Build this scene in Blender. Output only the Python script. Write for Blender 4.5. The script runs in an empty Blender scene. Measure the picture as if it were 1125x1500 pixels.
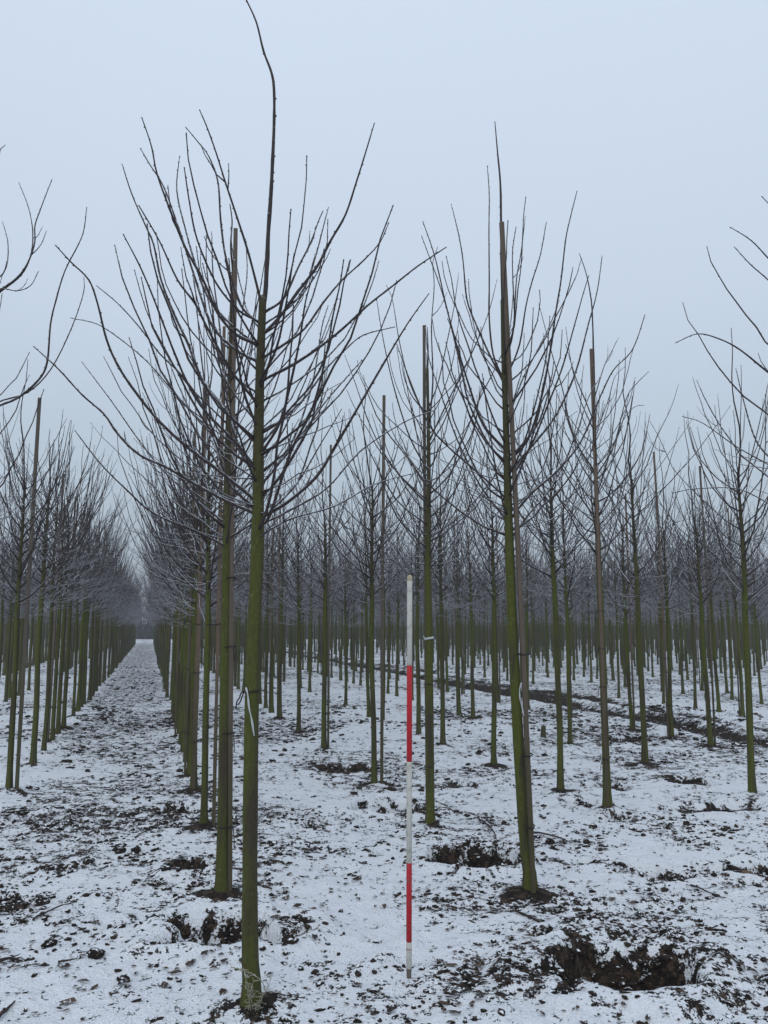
import bpy, math, random
import numpy as np
from mathutils import Vector, Matrix

random.seed(7)
rng = np.random.default_rng(7)
sc = bpy.context.scene
COL = sc.collection

# ---------------------------------------------------------------- camera
CAM_H, FPX, PITCH = 1.68, 1212.0, math.radians(7.9)     # photograph is 1125 x 1500 px
cam_d = bpy.data.cameras.new('camera')
cam_d.sensor_fit = 'VERTICAL'
cam_d.sensor_height = 36.0
cam_d.sensor_width = 27.0
cam_d.lens = 36.0 * FPX / 1500.0
cam_d.clip_start, cam_d.clip_end = 0.05, 3000.0
cam = bpy.data.objects.new('camera', cam_d)
COL.objects.link(cam)
cam.location = (0, 0, CAM_H)
cam.rotation_euler = (math.pi / 2 + PITCH, 0, 0)
sc.camera = cam

# ---------------------------------------------------------------- sky
SUN_EL, SUN_AZ = math.radians(38), math.radians(200)
world = bpy.data.worlds.new('World')
sc.world = world
world.use_nodes = True
nt = world.node_tree
nt.nodes.clear()
N = nt.nodes.new
out = N('ShaderNodeOutputWorld')
bg = N('ShaderNodeBackground')
sky = N('ShaderNodeTexSky')
sky.sky_type = 'NISHITA'
sky.sun_disc = False
sky.sun_elevation = SUN_EL
sky.sun_rotation = SUN_AZ
sky.dust_density = 4.0
sc_sky = N('ShaderNodeVectorMath'); sc_sky.operation = 'SCALE'; sc_sky.inputs['Scale'].default_value = 0.07
tc = N('ShaderNodeTexCoord')
sep = N('ShaderNodeSeparateXYZ')
ramp = N('ShaderNodeValToRGB')                       # overcast cloud layer: brighter overhead than at the horizon
e = ramp.color_ramp.elements
e[0].position = 0.0; e[0].color = (0.34, 0.395, 0.445, 1)
e[1].position = 1.0; e[1].color = (0.74, 0.84, 0.97, 1)
m1 = ramp.color_ramp.elements.new(0.18); m1.color = (0.475, 0.565, 0.655, 1)
m3 = ramp.color_ramp.elements.new(0.37); m3.color = (0.59, 0.685, 0.81, 1)
m2 = ramp.color_ramp.elements.new(0.62); m2.color = (0.655, 0.755, 0.90, 1)
mixw = N('ShaderNodeMix'); mixw.data_type = 'RGBA'; mixw.inputs['Factor'].default_value = 0.90
L = nt.links.new
L(tc.outputs['Generated'], sep.inputs[0])
cl = N('ShaderNodeTexNoise'); cl.inputs['Scale'].default_value = 2.2; cl.inputs['Detail'].default_value = 3   # faint uneven cloud tone
L(tc.outputs['Generated'], cl.inputs['Vector'])
cm = N('ShaderNodeMath'); cm.operation = 'MULTIPLY_ADD'; cm.inputs[1].default_value = 0.10; cm.inputs[2].default_value = -0.05
L(cl.outputs['Fac'], cm.inputs[0])
ca = N('ShaderNodeMath'); ca.operation = 'ADD'
L(cm.outputs[0], ca.inputs[0]); L(sep.outputs['Z'], ca.inputs[1])
L(ca.outputs[0], ramp.inputs['Fac'])
L(sky.outputs[0], sc_sky.inputs[0])
L(sc_sky.outputs[0], mixw.inputs['A'])
L(ramp.outputs[0], mixw.inputs['B'])
L(mixw.outputs['Result'], bg.inputs['Color'])
bg.inputs['Strength'].default_value = 1.0
L(bg.outputs[0], out.inputs['Surface'])

sun_d = bpy.data.lights.new('sun', 'SUN')
sun_d.energy = 0.5
sun_d.angle = math.radians(40)
sun_d.color = (1.0, 0.97, 0.93)
sun = bpy.data.objects.new('sun', sun_d)
COL.objects.link(sun)
sd = Vector((math.sin(SUN_AZ) * math.cos(SUN_EL), math.cos(SUN_AZ) * math.cos(SUN_EL), math.sin(SUN_EL)))
sun.rotation_euler = sd.to_track_quat('Z', 'Y').to_euler()
sun.location = sd * 50

vs = sc.view_settings
vs.view_transform = 'Standard'
vs.look = 'None'
vs.gamma = 1.0
vs.use_curve_mapping = False
vs.exposure = 0.10
sc.render.engine = 'CYCLES'
cy = sc.cycles
cy.max_bounces = 5
cy.diffuse_bounces = 3
cy.glossy_bounces = 2
cy.volume_bounces = 1
cy.transparent_max_bounces = 4
cy.use_denoising = True

# ---------------------------------------------------------------- helpers
def ray(px, py):
    u = (px - 562.5) / FPX
    v = -(py - 750.0) / FPX
    c, s = math.cos(PITCH), math.sin(PITCH)
    return np.array([u, c - v * s, s + v * c])

def on_ground(px, py):
    d = ray(px, py)
    t = -CAM_H / d[2]
    return d[0] * t, d[1] * t

def at_depth(px, py, Y):
    d = ray(px, py)
    t = Y / d[1]
    return np.array([d[0] * t, Y, CAM_H + d[2] * t])

YAW = math.radians(-15.68)                           # the rows run 15.7 degrees left of the view
CY, SY = math.cos(YAW), math.sin(YAW)
def row_to_world(a, b):
    return a * CY + b * SY, -a * SY + b * CY
def world_to_row(x, y):
    return x * CY - y * SY, x * SY + y * CY

def hash2(ix, iy, seed):
    h = (ix.astype(np.int64) * 374761393 + iy.astype(np.int64) * 668265263 + seed * 974634777) & 0xFFFFFFFF
    h = ((h ^ (h >> 13)) * 1274126177) & 0xFFFFFFFF
    h = (h ^ (h >> 16)) & 0xFFFFFF
    return h / float(0xFFFFFF)

def vnoise(x, y, seed=0):
    x = np.asarray(x, float); y = np.asarray(y, float)
    ix, iy = np.floor(x), np.floor(y)
    fx, fy = x - ix, y - iy
    fx = fx * fx * (3 - 2 * fx); fy = fy * fy * (3 - 2 * fy)
    a = hash2(ix, iy, seed); b = hash2(ix + 1, iy, seed)
    c = hash2(ix, iy + 1, seed); d = hash2(ix + 1, iy + 1, seed)
    return (a * (1 - fx) + b * fx) * (1 - fy) + (c * (1 - fx) + d * fx) * fy

def fbm(x, y, octaves=4, seed=0):
    s, amp, tot = 0, 1.0, 0.0
    for o in range(octaves):
        s = s + amp * vnoise(x * 2 ** o + o * 17.3, y * 2 ** o - o * 9.1, seed + o)
        tot += amp; amp *= 0.5
    return s / tot

# ---------------------------------------------------------------- the planting plan (row coordinates, metres)
ROW_A = {k: 0.5 + 1.78 * k for k in range(-9, 26)}
ROW_A.update({-1: -1.31, 0: 0.5, 1: 2.38, 2: 4.1, 3: 5.88, 4: 7.62, 6: 10.9, 8: 14.2})
PLAN = {
    -1: [6.5, 9.4, 11.23, 12.28, 13.31, 14.10, 15.00, 16.84, 17.87],
    0: [3.98, 5.57, 7.41, 9.02, 9.9, 10.8, 11.7, 12.6, 13.5, 14.4, 15.3, 16.2, 17.1],
    1: [5.06, 7.01, 8.86, 11.55, 13.59, 15.59, 16.68],
    2: [4.4, 7.03, 7.94, 9.65, 11.49, 12.60, 14.70, 15.66, 17.65, 21.81, 23.18, 26.21],
    3: [7.28, 9.17, 11.06, 14.80, 15.52, 18.55, 19.79, 20.58, 23.44],
    4: [10.23, 11.14, 12.21, 14.29, 16.10, 17.64, 19.87],
    6: [13.64, 14.33, 15.07, 16.18, 17.99, 22.64, 23.48],
    8: [18.31, 19.30, 23.70],
    9: [18.89, 22.27],
}
FIELD_END = 88.0
trees = []
for k, a in ROW_A.items():
    if k == 5:
        continue                                     # the track with the wheel ruts
    bs = list(PLAN.get(k, []))
    b = (bs[-1] + 0.95) if bs else max(2.0, 3.5 * abs(k) * 0.3)
    miss = 0.05 if k in (-1, 0) else (0.12 if k < 0 else 0.10)
    if k == 7:
        miss = 0.4
    while b < FIELD_END:
        if random.random() > miss:
            bs.append(b + random.uniform(-.07, .07))
        b += 0.92
    n = 0
    for i, b in enumerate(bs):
        da = random.uniform(-.05, .05) if i >= len(PLAN.get(k, [])) else 0
        x, y = row_to_world(a + da, b)
        if y < 3:
            continue
        m = 1.0 / y if y < 14 else 0.35 / y
        if abs(x / y) > 0.4645 + m:
            continue
        if k == 2 and i == 0 or k == -1 and i == 0:
            pass                                     # stand just outside the frame, boughs reach in
        elif b < 12 and abs(x / y) > 0.485:
            continue
        n += 1
        trees.append(dict(k=k, n=n, x=x, y=y, b=b))
trees.sort(key=lambda t: t['y'])

# ---------------------------------------------------------------- ground: dug holes, ruts, hummocks
PITS = []
for px, py, rx, ry, dep in [(912, 1424, .38, .30, .24), (692, 1260, .29, .23, .22), (338, 1368, .34, .26, .22), (575, 1183, .32, .26, .17),
                            (505, 1126, .36, .30, .07), (1112, 1272, .22, .17, .11), (1050, 1272, .14, .1, .06), (1006, 1147, .24, .22, .12),
                            (1030, 1184, .42, .22, .05), (283, 1272, .17, .16, .13), (268, 1186, .26, .25, .09), (895, 1150, .2, .3, .05),
                            (1080, 1180, .25, .25, .06), (920, 1085, .35, .3, .07), (905, 1200, .2, .14, .04), (930, 1272, .16, .12, .05),
                            (860, 1262, .2, .1, .03), (470, 1208, .16, .12, .04), (548, 1378, .06, .05, .02), (800, 1372, .10, .07, .04),
                            (985, 1282, .15, .1, .03), (670, 1150, .3, .2, .03), (860, 1175, .2, .16, .05), (14, 1320, .16, .2, .03)]:
    x, y = on_ground(px, py)
    PITS.append((x, y, rx, ry, dep))

def ground_fields(x, y):
    """height and bareness (0 snow .. 1 bare soil) at x, y"""
    x = np.asarray(x, float); y = np.asarray(y, float)
    a, b = world_to_row(x, y)
    h = 0.05 * (fbm(x * 0.5, y * 0.5, 3, 3) - .5)
    h = h + 0.055 * (fbm(x * 2.6, y * 2.6, 4, 11) - .5) + 0.045 * (fbm(x * 8, y * 8, 3, 23) - .5)
    bare = 0.20 + 0.75 * (fbm(x * 0.6 + 5, y * 0.6, 3, 31) - .5) + 0.42 * (fbm(x * 2.1, y * 2.1, 2, 61) - .5)
    # trodden path between the two near rows
    path = np.clip(1 - ((a + 0.38) / 0.85) ** 4, 0, 1) * np.clip((b - 5.5) / 6, 0, 1)
    bare = bare + 0.24 * path * (.6 + .8 * fbm(x * 1.3, y * 1.3, 2, 83))
    bare = bare + 0.16 * np.clip((y - 5) / 8, 0, 1)
    bare = np.clip(bare, 0, .47)
    # wheel ruts on the track
    for ra in (8.75, 9.75):
        w = (a - ra - 0.12 * np.sin(b * 0.5)) / 0.30
        g = np.exp(-w * w)
        h = h - 0.10 * g + 0.05 * np.exp(-(np.abs(w) - 1.7) ** 2 / .4)
        bare = bare + 0.95 * g * np.clip(0.80 + 1.2 * (fbm(b * 0.7, a * 1.3, 2, 71) - .4), 0, 1)
    # rows are slightly mounded
    for px_, py_, rx, ry, dep in PITS:
        wob = 0.5 * (fbm(x * 5, y * 5, 3, 41) - .5) * 2
        r = np.sqrt(((x - px_) / rx) ** 2 + ((y - py_) / ry) ** 2) + wob
        s = np.clip((1.12 - r) / 0.42, 0, 1); s = s * s * (3 - 2 * s)
        sb = np.clip((1.26 - r - .7 * (fbm(x * 11, y * 11, 3, 47) - .5)) / 0.75, 0, 1)
        lumps = 1 + 1.3 * (fbm(x * 13, y * 13, 4, 43) - .5)
        h = h - dep * s * lumps
        rim = np.exp(-((r - 1.35) / .28) ** 2)
        h = h + 0.22 * dep * rim
        bare = bare + (0.92 if dep > .1 else .42) * sb + 0.04 * rim
    return h, np.clip(bare, 0, 1)

TX = np.array([t['x'] for t in trees if t['y'] < 30]); TY = np.array([t['y'] for t in trees if t['y'] < 30])
def gz(x, y):
    return float(ground_fields(np.array([x]), np.array([y]))[0][0])

# ---------------------------------------------------------------- materials
def mat(name):
    m = bpy.data.materials.new(name)
    m.use_nodes = True
    n = m.node_tree
    p = n.nodes['Principled BSDF']
    return m, n, p

def mth(n, op, a=None, b=None, c=None, clamp=False):
    x = n.nodes.new('ShaderNodeMath'); x.operation = op; x.use_clamp = clamp
    for i, v in enumerate((a, b, c)):
        if v is None: continue
        if isinstance(v, (int, float)): x.inputs[i].default_value = v
        else: n.links.new(v, x.inputs[i])
    return x.outputs[0]

def mixc(n, f, a, b):
    x = n.nodes.new('ShaderNodeMix'); x.data_type = 'RGBA'
    for key, v in (('Factor', f), ('A', a), ('B', b)):
        if isinstance(v, (int, float)): x.inputs[key].default_value = v
        elif isinstance(v, tuple): x.inputs[key].default_value = v + (1,) if len(v) == 3 else v
        else: n.links.new(v, x.inputs[key])
    return x.outputs['Result']

def noise(n, scale, detail=4, rough=.55, vec=None, stretch=None):
    x = n.nodes.new('ShaderNodeTexNoise')
    x.inputs['Scale'].default_value = scale; x.inputs['Detail'].default_value = detail; x.inputs['Roughness'].default_value = rough
    if vec is None:
        t = n.nodes.new('ShaderNodeTexCoord'); vec = t.outputs['Object']
    if stretch:
        mp = n.nodes.new('ShaderNodeMapping'); mp.inputs['Scale'].default_value = stretch
        n.links.new(vec, mp.inputs['Vector']); vec = mp.outputs[0]
    n.links.new(vec, x.inputs['Vector'])
    return x.outputs['Fac']

def sstep(n, v, lo, hi):
    x = n.nodes.new('ShaderNodeMapRange'); x.interpolation_type = 'SMOOTHSTEP'
    for key, q in (('From Min', lo), ('From Max', hi)):
        if isinstance(q, (int, float)): x.inputs[key].default_value = q
        else: n.links.new(q, x.inputs[key])
    n.links.new(v, x.inputs['Value'])
    return x.outputs['Result']

def bump(n, h, strength, dist, p):
    b = n.nodes.new('ShaderNodeBump'); b.inputs['Strength'].default_value = strength; b.inputs['Distance'].default_value = dist
    n.links.new(h, b.inputs['Height']); n.links.new(b.outputs[0], p.inputs['Normal'])

def normal_z(n):
    g = n.nodes.new('ShaderNodeNewGeometry'); s = n.nodes.new('ShaderNodeSeparateXYZ')
    n.links.new(g.outputs['Normal'], s.inputs[0]); return s.outputs['Z']

SNOW = (0.82, 0.845, 0.88)
def soil_colour(n):
    return mixc(n, sstep(n, noise(n, 14, 4), .35, .65), (0.013, 0.010, 0.008), (0.040, 0.029, 0.022))

def make_ground_mat():
    m, n, p = mat('snowy_soil')
    at = n.nodes.new('ShaderNodeAttribute'); at.attribute_name = 'bare'
    bare = at.outputs['Fac']
    n1 = noise(n, 8.5, 5, .62)
    n2 = noise(n, 33, 4, .6)
    n3 = noise(n, 95, 2, .5)
    v = mth(n, 'ADD', mth(n, 'MULTIPLY', n1, .48), mth(n, 'ADD', mth(n, 'MULTIPLY', n2, .32), mth(n, 'MULTIPLY', n3, .20)))
    thr = mth(n, 'MULTIPLY_ADD', bare, -0.24, 0.622)
    thr = mth(n, 'SUBTRACT', thr, mth(n, 'MULTIPLY', sstep(n, bare, .48, 1.0), .235))
    f = sstep(n, mth(n, 'SUBTRACT', v, thr), -0.010, 0.016)
    snow = mixc(n, noise(n, 2.0, 3), (0.79, 0.82, 0.865), (0.85, 0.868, 0.89))
    soil = soil_colour(n)
    leafy = mixc(n, sstep(n, noise(n, 21, 3), .52, .62), soil, (0.085, 0.058, 0.040))
    n.links.new(mixc(n, f, snow, leafy), p.inputs['Base Color'])
    p.inputs['Roughness'].default_value = 0.85
    p.inputs['Specular IOR Level'].default_value = 0.15
    hh = mth(n, 'ADD', mth(n, 'MULTIPLY', v, 1.0), mth(n, 'MULTIPLY', f, mth(n, 'MULTIPLY', n2, .35)))
    bump(n, hh, .9, .08, p)
    return m
M_GROUND = make_ground_mat()

def make_clod_mat():
    m, n, p = mat('frozen_soil')
    s = soil_colour(n)
    nz = normal_z(n)
    f = sstep(n, mth(n, 'ADD', mth(n, 'MULTIPLY', nz, .55), noise(n, 30, 3)), 1.0, 1.1)
    n.links.new(mixc(n, f, s, SNOW), p.inputs['Base Color'])
    p.inputs['Roughness'].default_value = .9
    p.inputs['Specular IOR Level'].default_value = .15
    bump(n, noise(n, 120, 4), .6, .01, p)
    return m
M_CLOD = make_clod_mat()

def make_leaf_mat():
    m, n, p = mat('dead_leaf')
    c = mixc(n, sstep(n, noise(n, 6, 2), .4, .6), (0.030, 0.021, 0.017), (0.088, 0.056, 0.038))
    f = sstep(n, noise(n, 60, 2), .6, .68)
    n.links.new(mixc(n, f, c, (0.6, 0.63, 0.67)), p.inputs['Base Color'])
    p.inputs['Roughness'].default_value = .7
    p.inputs['Specular IOR Level'].default_value = .25
    return m
M_LEAF = make_leaf_mat()

def make_trunk_mat():
    m, n, p = mat('algae_bark')
    t = n.nodes.new('ShaderNodeTexCoord')
    s = n.nodes.new('ShaderNodeSeparateXYZ'); n.links.new(t.outputs['Object'], s.inputs[0])
    oi = n.nodes.new('ShaderNodeObjectInfo')
    streak = noise(n, 14, 5, .6, stretch=(1, 1, .10))
    fine = noise(n, 90, 4, .6, stretch=(1, 1, .35))
    blot = noise(n, 5, 3, .5, stretch=(1.6, 1.6, .35))
    green = mixc(n, fine, (0.030, 0.037, 0.006), (0.112, 0.126, 0.022))
    brown = mixc(n, fine, (0.026, 0.021, 0.012), (0.072, 0.060, 0.036))
    # algae thin out where the bark turns younger and darker, in the crown
    up = sstep(n, s.outputs['Z'], 1.9, 2.9)
    alg = sstep(n, mth(n, 'ADD', mth(n, 'MULTIPLY', streak, .5), mth(n, 'MULTIPLY', blot, .5)), .34, .54)
    alg = mth(n, 'MULTIPLY', alg, mth(n, 'MULTIPLY_ADD', oi.outputs['Random'], .5, .65), clamp=True)
    gm = n.nodes.new('ShaderNodeNewGeometry'); dt = n.nodes.new('ShaderNodeVectorMath'); dt.operation = 'DOT_PRODUCT'
    n.links.new(gm.outputs['Normal'], dt.inputs[0]); dt.inputs[1].default_value = (-.75, -.6, .1)      # algae grow on the damp side
    side = sstep(n, mth(n, 'ADD', dt.outputs['Value'], mth(n, 'MULTIPLY', blot, .8)), -.35, .75)
    alg = mth(n, 'MULTIPLY', alg, mth(n, 'MULTIPLY_ADD', side, .75, .3), clamp=True)
    alg = mth(n, 'MULTIPLY', alg, mth(n, 'SUBTRACT', 1.0, mth(n, 'MULTIPLY', up, .8)))
    col = mixc(n, alg, brown, green)
    # grey lenticels and lichen specks
    sp = sstep(n, noise(n, 60, 3, .6, stretch=(1, 1, 1.6)), .665, .72)
    col = mixc(n, mth(n, 'MULTIPLY', sp, .65), col, (0.26, 0.28, 0.23))
    # hoar frost sticks to upper sides of knots
    fr = sstep(n, mth(n, 'ADD', mth(n, 'MULTIPLY', normal_z(n), .5), mth(n, 'MULTIPLY', noise(n, 45, 3), .6)), .55, .75)
    col = mixc(n, mth(n, 'MULTIPLY', fr, .7), col, (0.6, 0.64, 0.68))
    n.links.new(col, p.inputs['Base Color'])
    p.inputs['Roughness'].default_value = .8
    p.inputs['Specular IOR Level'].default_value = .2
    bump(n, mth(n, 'ADD', streak, mth(n, 'MULTIPLY', fine, .6)), .5, .012, p)
    return m
M_TRUNK = make_trunk_mat()

def make_branch_mat(name, dark, light, frost):
    m, n, p = mat(name)
    c = mixc(n, noise(n, 25, 3), dark, light)
    f = sstep(n, mth(n, 'ADD', mth(n, 'MULTIPLY', normal_z(n), .42), mth(n, 'MULTIPLY', noise(n, 38, 3, .6), .75)), .58 - frost, .80 - frost)
    n.links.new(mixc(n, mth(n, 'MULTIPLY', f, .8), c, (0.62, 0.65, 0.70)), p.inputs['Base Color'])
    p.inputs['Roughness'].default_value = .65
    p.inputs['Specular IOR Level'].default_value = .3
    return m
M_BRANCH = make_branch_mat('frosted_branch', (0.018, 0.013, 0.013), (0.056, 0.041, 0.039), 0.08)
M_TWIG = make_branch_mat('frosted_twig', (0.028, 0.021, 0.022), (0.066, 0.050, 0.050), 0.13)
M_FROST = make_branch_mat('hoar_frost', (0.30, 0.30, 0.27), (0.62, 0.65, 0.66), 0.3)

def make_wood_mat():
    m, n, p = mat('weathered_stake')
    t = n.nodes.new('ShaderNodeTexCoord')
    s = n.nodes.new('ShaderNodeSeparateXYZ'); n.links.new(t.outputs['Object'], s.inputs[0])
    oi = n.nodes.new('ShaderNodeObjectInfo')
    g = noise(n, 30, 5, .6, stretch=(1, 1, .06))
    tan = mixc(n, g, (0.070, 0.050, 0.037), (0.200, 0.145, 0.110))
    grey = mixc(n, g, (0.050, 0.047, 0.040), (0.135, 0.125, 0.105))
    c = mixc(n, mth(n, 'MULTIPLY', oi.outputs['Random'], .8), tan, grey)
    low = mth(n, 'SUBTRACT', 1.0, sstep(n, mth(n, 'ADD', s.outputs['Z'], mth(n, 'MULTIPLY', noise(n, 6, 3), 1.0)), .9, 2.1))
    c = mixc(n, mth(n, 'MULTIPLY', low, .65), c, (0.055, 0.055, 0.022))
    n.links.new(c, p.inputs['Base Color'])
    p.inputs['Roughness'].default_value = .85
    p.inputs['Specular IOR Level'].default_value = .15
    bump(n, g, .5, .008, p)
    return m
M_WOOD = make_wood_mat()

def plain(name, col, rough=.6, wear=None, wscale=30, spec=.3):
    m, n, p = mat(name)
    if wear:
        c = mixc(n, sstep(n, noise(n, wscale, 4, .6), .50, .68), col, wear)
        n.links.new(c, p.inputs['Base Color'])
    else:
        n.links.new(mixc(n, noise(n, wscale, 3), tuple(.85 * q for q in col), tuple(min(1, 1.1 * q) for q in col)), p.inputs['Base Color'])
    p.inputs['Roughness'].default_value = rough
    p.inputs['Specular IOR Level'].default_value = spec
    return m
M_RED = plain('red_paint', (0.46, 0.012, 0.022), .45, (0.36, 0.016, 0.022), 25)
M_WORNRED = plain('worn_red_paint', (0.42, 0.014, 0.024), .55, (0.26, 0.05, 0.045), 34)
M_WHITE = plain('white_paint', (0.52, 0.515, 0.47), .5, (0.36, 0.345, 0.30), 26)
M_TOP = plain('yellowed_cap', (0.42, 0.37, 0.25), .6)
M_SHOE = plain('muddy_steel', (0.11, 0.09, 0.075), .6, (0.05, 0.04, 0.03), 60)
M_TIE = plain('black_rubber', (0.012, 0.012, 0.012), .6)
M_PLASTIC = plain('white_plastic', (0.50, 0.53, 0.54), .4)
M_TURQ = plain('turquoise_twine', (0.16, 0.34, 0.36), .7)
M_STUMP = plain('cut_stem', (0.050, 0.050, 0.018), .8, (0.09, 0.07, 0.05), 40)
M_DARKTWIG = plain('dark_twig', (0.030, 0.021, 0.018), .8, (0.06, 0.045, 0.036), 60)
M_STONE = plain('tan_clod', (0.15, 0.10, 0.066), .9, (0.07, 0.05, 0.036), 40)
M_WEED = plain('pale_dry_stem', (0.26, 0.25, 0.17), .8, (0.50, 0.52, 0.50), 50)
M_FAR = make_branch_mat('far_branches', (0.030, 0.024, 0.026), (0.064, 0.052, 0.054), 0.06)
M_FARWOOD = plain('woodland_bark', (0.040, 0.036, 0.036), .9, (0.075, 0.070, 0.072), 3)

# ---------------------------------------------------------------- mesh helpers
class MB:
    """collects vertices and faces (tris / quads) with a material slot each"""
    def __init__(s):
        s.v, s.q, s.t, s.qm, s.tm, s.n = [], [], [], [], [], 0
    def add(s, v, quads=None, tris=None, mi=0):
        v = np.asarray(v, float).reshape(-1, 3)
        if quads is not None and len(quads):
            q = np.asarray(quads, np.int64) + s.n; s.q.append(q); s.qm.append(np.full(len(q), mi))
        if tris is not None and len(tris):
            t = np.asarray(tris, np.int64) + s.n; s.t.append(t); s.tm.append(np.full(len(t), mi))
        s.v.append(v); s.n += len(v)
    def merge(s, o, M=None, t=(0, 0, 0)):
        V = np.concatenate(o.v)
        if M is not None: V = V @ M.T
        V = V + np.asarray(t)
        for q, m in zip(o.q, o.qm): s.q.append(q + s.n); s.qm.append(m)
        for q, m in zip(o.t, o.tm): s.t.append(q + s.n); s.tm.append(m)
        s.v.append(V); s.n += len(V)
    def mesh(s, name, mats, smooth=True):
        me = bpy.data.meshes.new(name)
        V = np.concatenate(s.v).astype(np.float32)
        Q = np.concatenate(s.q) if s.q else np.zeros((0, 4), np.int64)
        T = np.concatenate(s.t) if s.t else np.zeros((0, 3), np.int64)
        mi = np.concatenate(s.qm + s.tm) if (s.qm or s.tm) else np.zeros(0)
        me.vertices.add(len(V)); me.vertices.foreach_set('co', V.ravel())
        idx = np.concatenate([Q.ravel(), T.ravel()]).astype(np.int32)
        me.loops.add(len(idx)); me.loops.foreach_set('vertex_index', idx)
        st = np.concatenate([np.arange(len(Q)) * 4, len(Q) * 4 + np.arange(len(T)) * 3]).astype(np.int32)
        me.polygons.add(len(st)); me.polygons.foreach_set('loop_start', st)
        me.polygons.foreach_set('material_index', mi.astype(np.int32))
        me.polygons.foreach_set('use_smooth', np.full(len(st), smooth))
        for m in mats: me.materials.append(m)
        me.update(calc_edges=True)
        me.validate()
        return me

def tube(mb, pts, rad, sides=6, mi=0, cap=True):
    P = np.asarray(pts, float); R = np.asarray(rad, float)
    n = len(P)
    T = np.gradient(P, axis=0); T /= (np.linalg.norm(T, axis=1)[:, None] + 1e-12)
    ref = np.array([0, 0, 1.0]) if abs(T[0][2]) < .9 else np.array([1.0, 0, 0])
    U = np.cross(T[0], ref); U /= np.linalg.norm(U)
    ang = np.arange(sides) * 2 * math.pi / sides
    ca, sa = np.cos(ang)[:, None], np.sin(ang)[:, None]
    V = np.empty((n, sides, 3))
    for i in range(n):
        U = U - T[i] * np.dot(U, T[i]); U /= (np.linalg.norm(U) + 1e-12)
        W = np.cross(T[i], U)
        V[i] = P[i] + R[i] * (ca * U + sa * W)
    j = np.arange(sides); j2 = (j + 1) % sides
    quads = np.concatenate([np.stack([i * sides + j, i * sides + j2, (i + 1) * sides + j2, (i + 1) * sides + j], 1) for i in range(n - 1)])
    V = V.reshape(-1, 3)
    if cap:
        V = np.vstack([V, P[-1] + T[-1] * R[-1] * .6, P[0] - T[0] * R[0] * .3])
        a, b = n * sides, n * sides + 1
        tris = np.concatenate([np.stack([(n - 1) * sides + j, (n - 1) * sides + j2, np.full(sides, a)], 1),
                               np.stack([j2, j, np.full(sides, b)], 1)])
        mb.add(V, quads, tris, mi)
    else:
        mb.add(V, quads, None, mi)

OCT = np.array([[1, 0, 0], [-1, 0, 0], [0, 1, 0], [0, -1, 0], [0, 0, 1], [0, 0, -1]], float)
OCT_F = np.array([[0, 2, 4], [2, 1, 4], [1, 3, 4], [3, 0, 4], [2, 0, 5], [1, 2, 5], [3, 1, 5], [0, 3, 5]])
def bud(mb, p, r, mi=0, long=1.6, d=(0, 0, 1)):
    d = np.asarray(d, float); d /= np.linalg.norm(d) + 1e-9
    V = OCT * r
    V = V + np.outer(V @ d, d) * (long - 1)
    mb.add(V + np.asarray(p), None, OCT_F, mi)

def smooth_line(pts, per=4):
    """Catmull-Rom through the given points"""
    P = np.asarray(pts, float)
    if len(P) < 3: 
        t = np.linspace(0, 1, per + 1)[:, None]
        return P[0] * (1 - t) + P[-1] * t
    E = np.vstack([2 * P[0] - P[1], P, 2 * P[-1] - P[-2]])
    o = []
    for i in range(1, len(E) - 2):
        p0, p1, p2, p3 = E[i - 1:i + 3]
        for t in np.arange(per) / per:
            o.append(.5 * (2 * p1 + (p2 - p0) * t + (2 * p0 - 5 * p1 + 4 * p2 - p3) * t * t + (3 * p1 - p0 - 3 * p2 + p3) * t ** 3))
    o.append(P[-1])
    return np.array(o)

def shoot(mb, pts, r0, r1, sides=6, mi=0, buds=True, spacing=.055, rnd=random, knob=1.0):
    """a branch: tapered tube with alternate buds"""
    P = np.asarray(pts, float)
    seg = np.linalg.norm(np.diff(P, axis=0), axis=1); s = np.concatenate([[0], np.cumsum(seg)]); Ltot = s[-1]
    R = r1 + (r0 - r1) * (1 - s / Ltot) ** .85
    R = R * (1 + .10 * np.array([rnd.uniform(-1, 1) for _ in R]))
    R[0] = r0 * 1.25
    tube(mb, P, R, sides, mi)
    if buds:
        d = Ltot * .28; side = 1
        while d < Ltot:
            i = min(np.searchsorted(s, d), len(P) - 1)
            t = (d - s[i - 1]) / max(seg[i - 1], 1e-6)
            p = P[i - 1] * (1 - t) + P[i] * t
            ax = P[i] - P[i - 1]; ax /= np.linalg.norm(ax) + 1e-9
            nrm = np.cross(ax, np.array([rnd.uniform(-1, 1), rnd.uniform(-1, 1), rnd.uniform(-1, 1)])); nrm /= np.linalg.norm(nrm) + 1e-9
            r = R[i]
            bud(mb, p + nrm * r * .9, max(.0036, r * .72) * knob, mi, 2.0, ax + nrm * .7)
            d += spacing * rnd.uniform(.7, 1.5); side = -side
        bud(mb, P[-1], r1 * 1.5, mi, 2.2, P[-1] - P[-2])

def obj(name, me, parent=None, loc=None):
    o = bpy.data.objects.new(name, me)
    COL.objects.link(o)
    if parent is not None: o.parent = parent
    if loc is not None: o.location = loc
    return o

def tag(o, label=None, cat=None, group=None, kind=None):
    if label: o['label'] = label
    if cat: o['category'] = cat
    if group: o['group'] = group
    if kind: o['kind'] = kind
    return o

def empty(name, loc, rz=0):
    o = bpy.data.objects.new(name, None)
    COL.objects.link(o)
    o.empty_display_size = .2
    o.location = loc; o.rotation_euler = (0, 0, rz)
    return o

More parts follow.
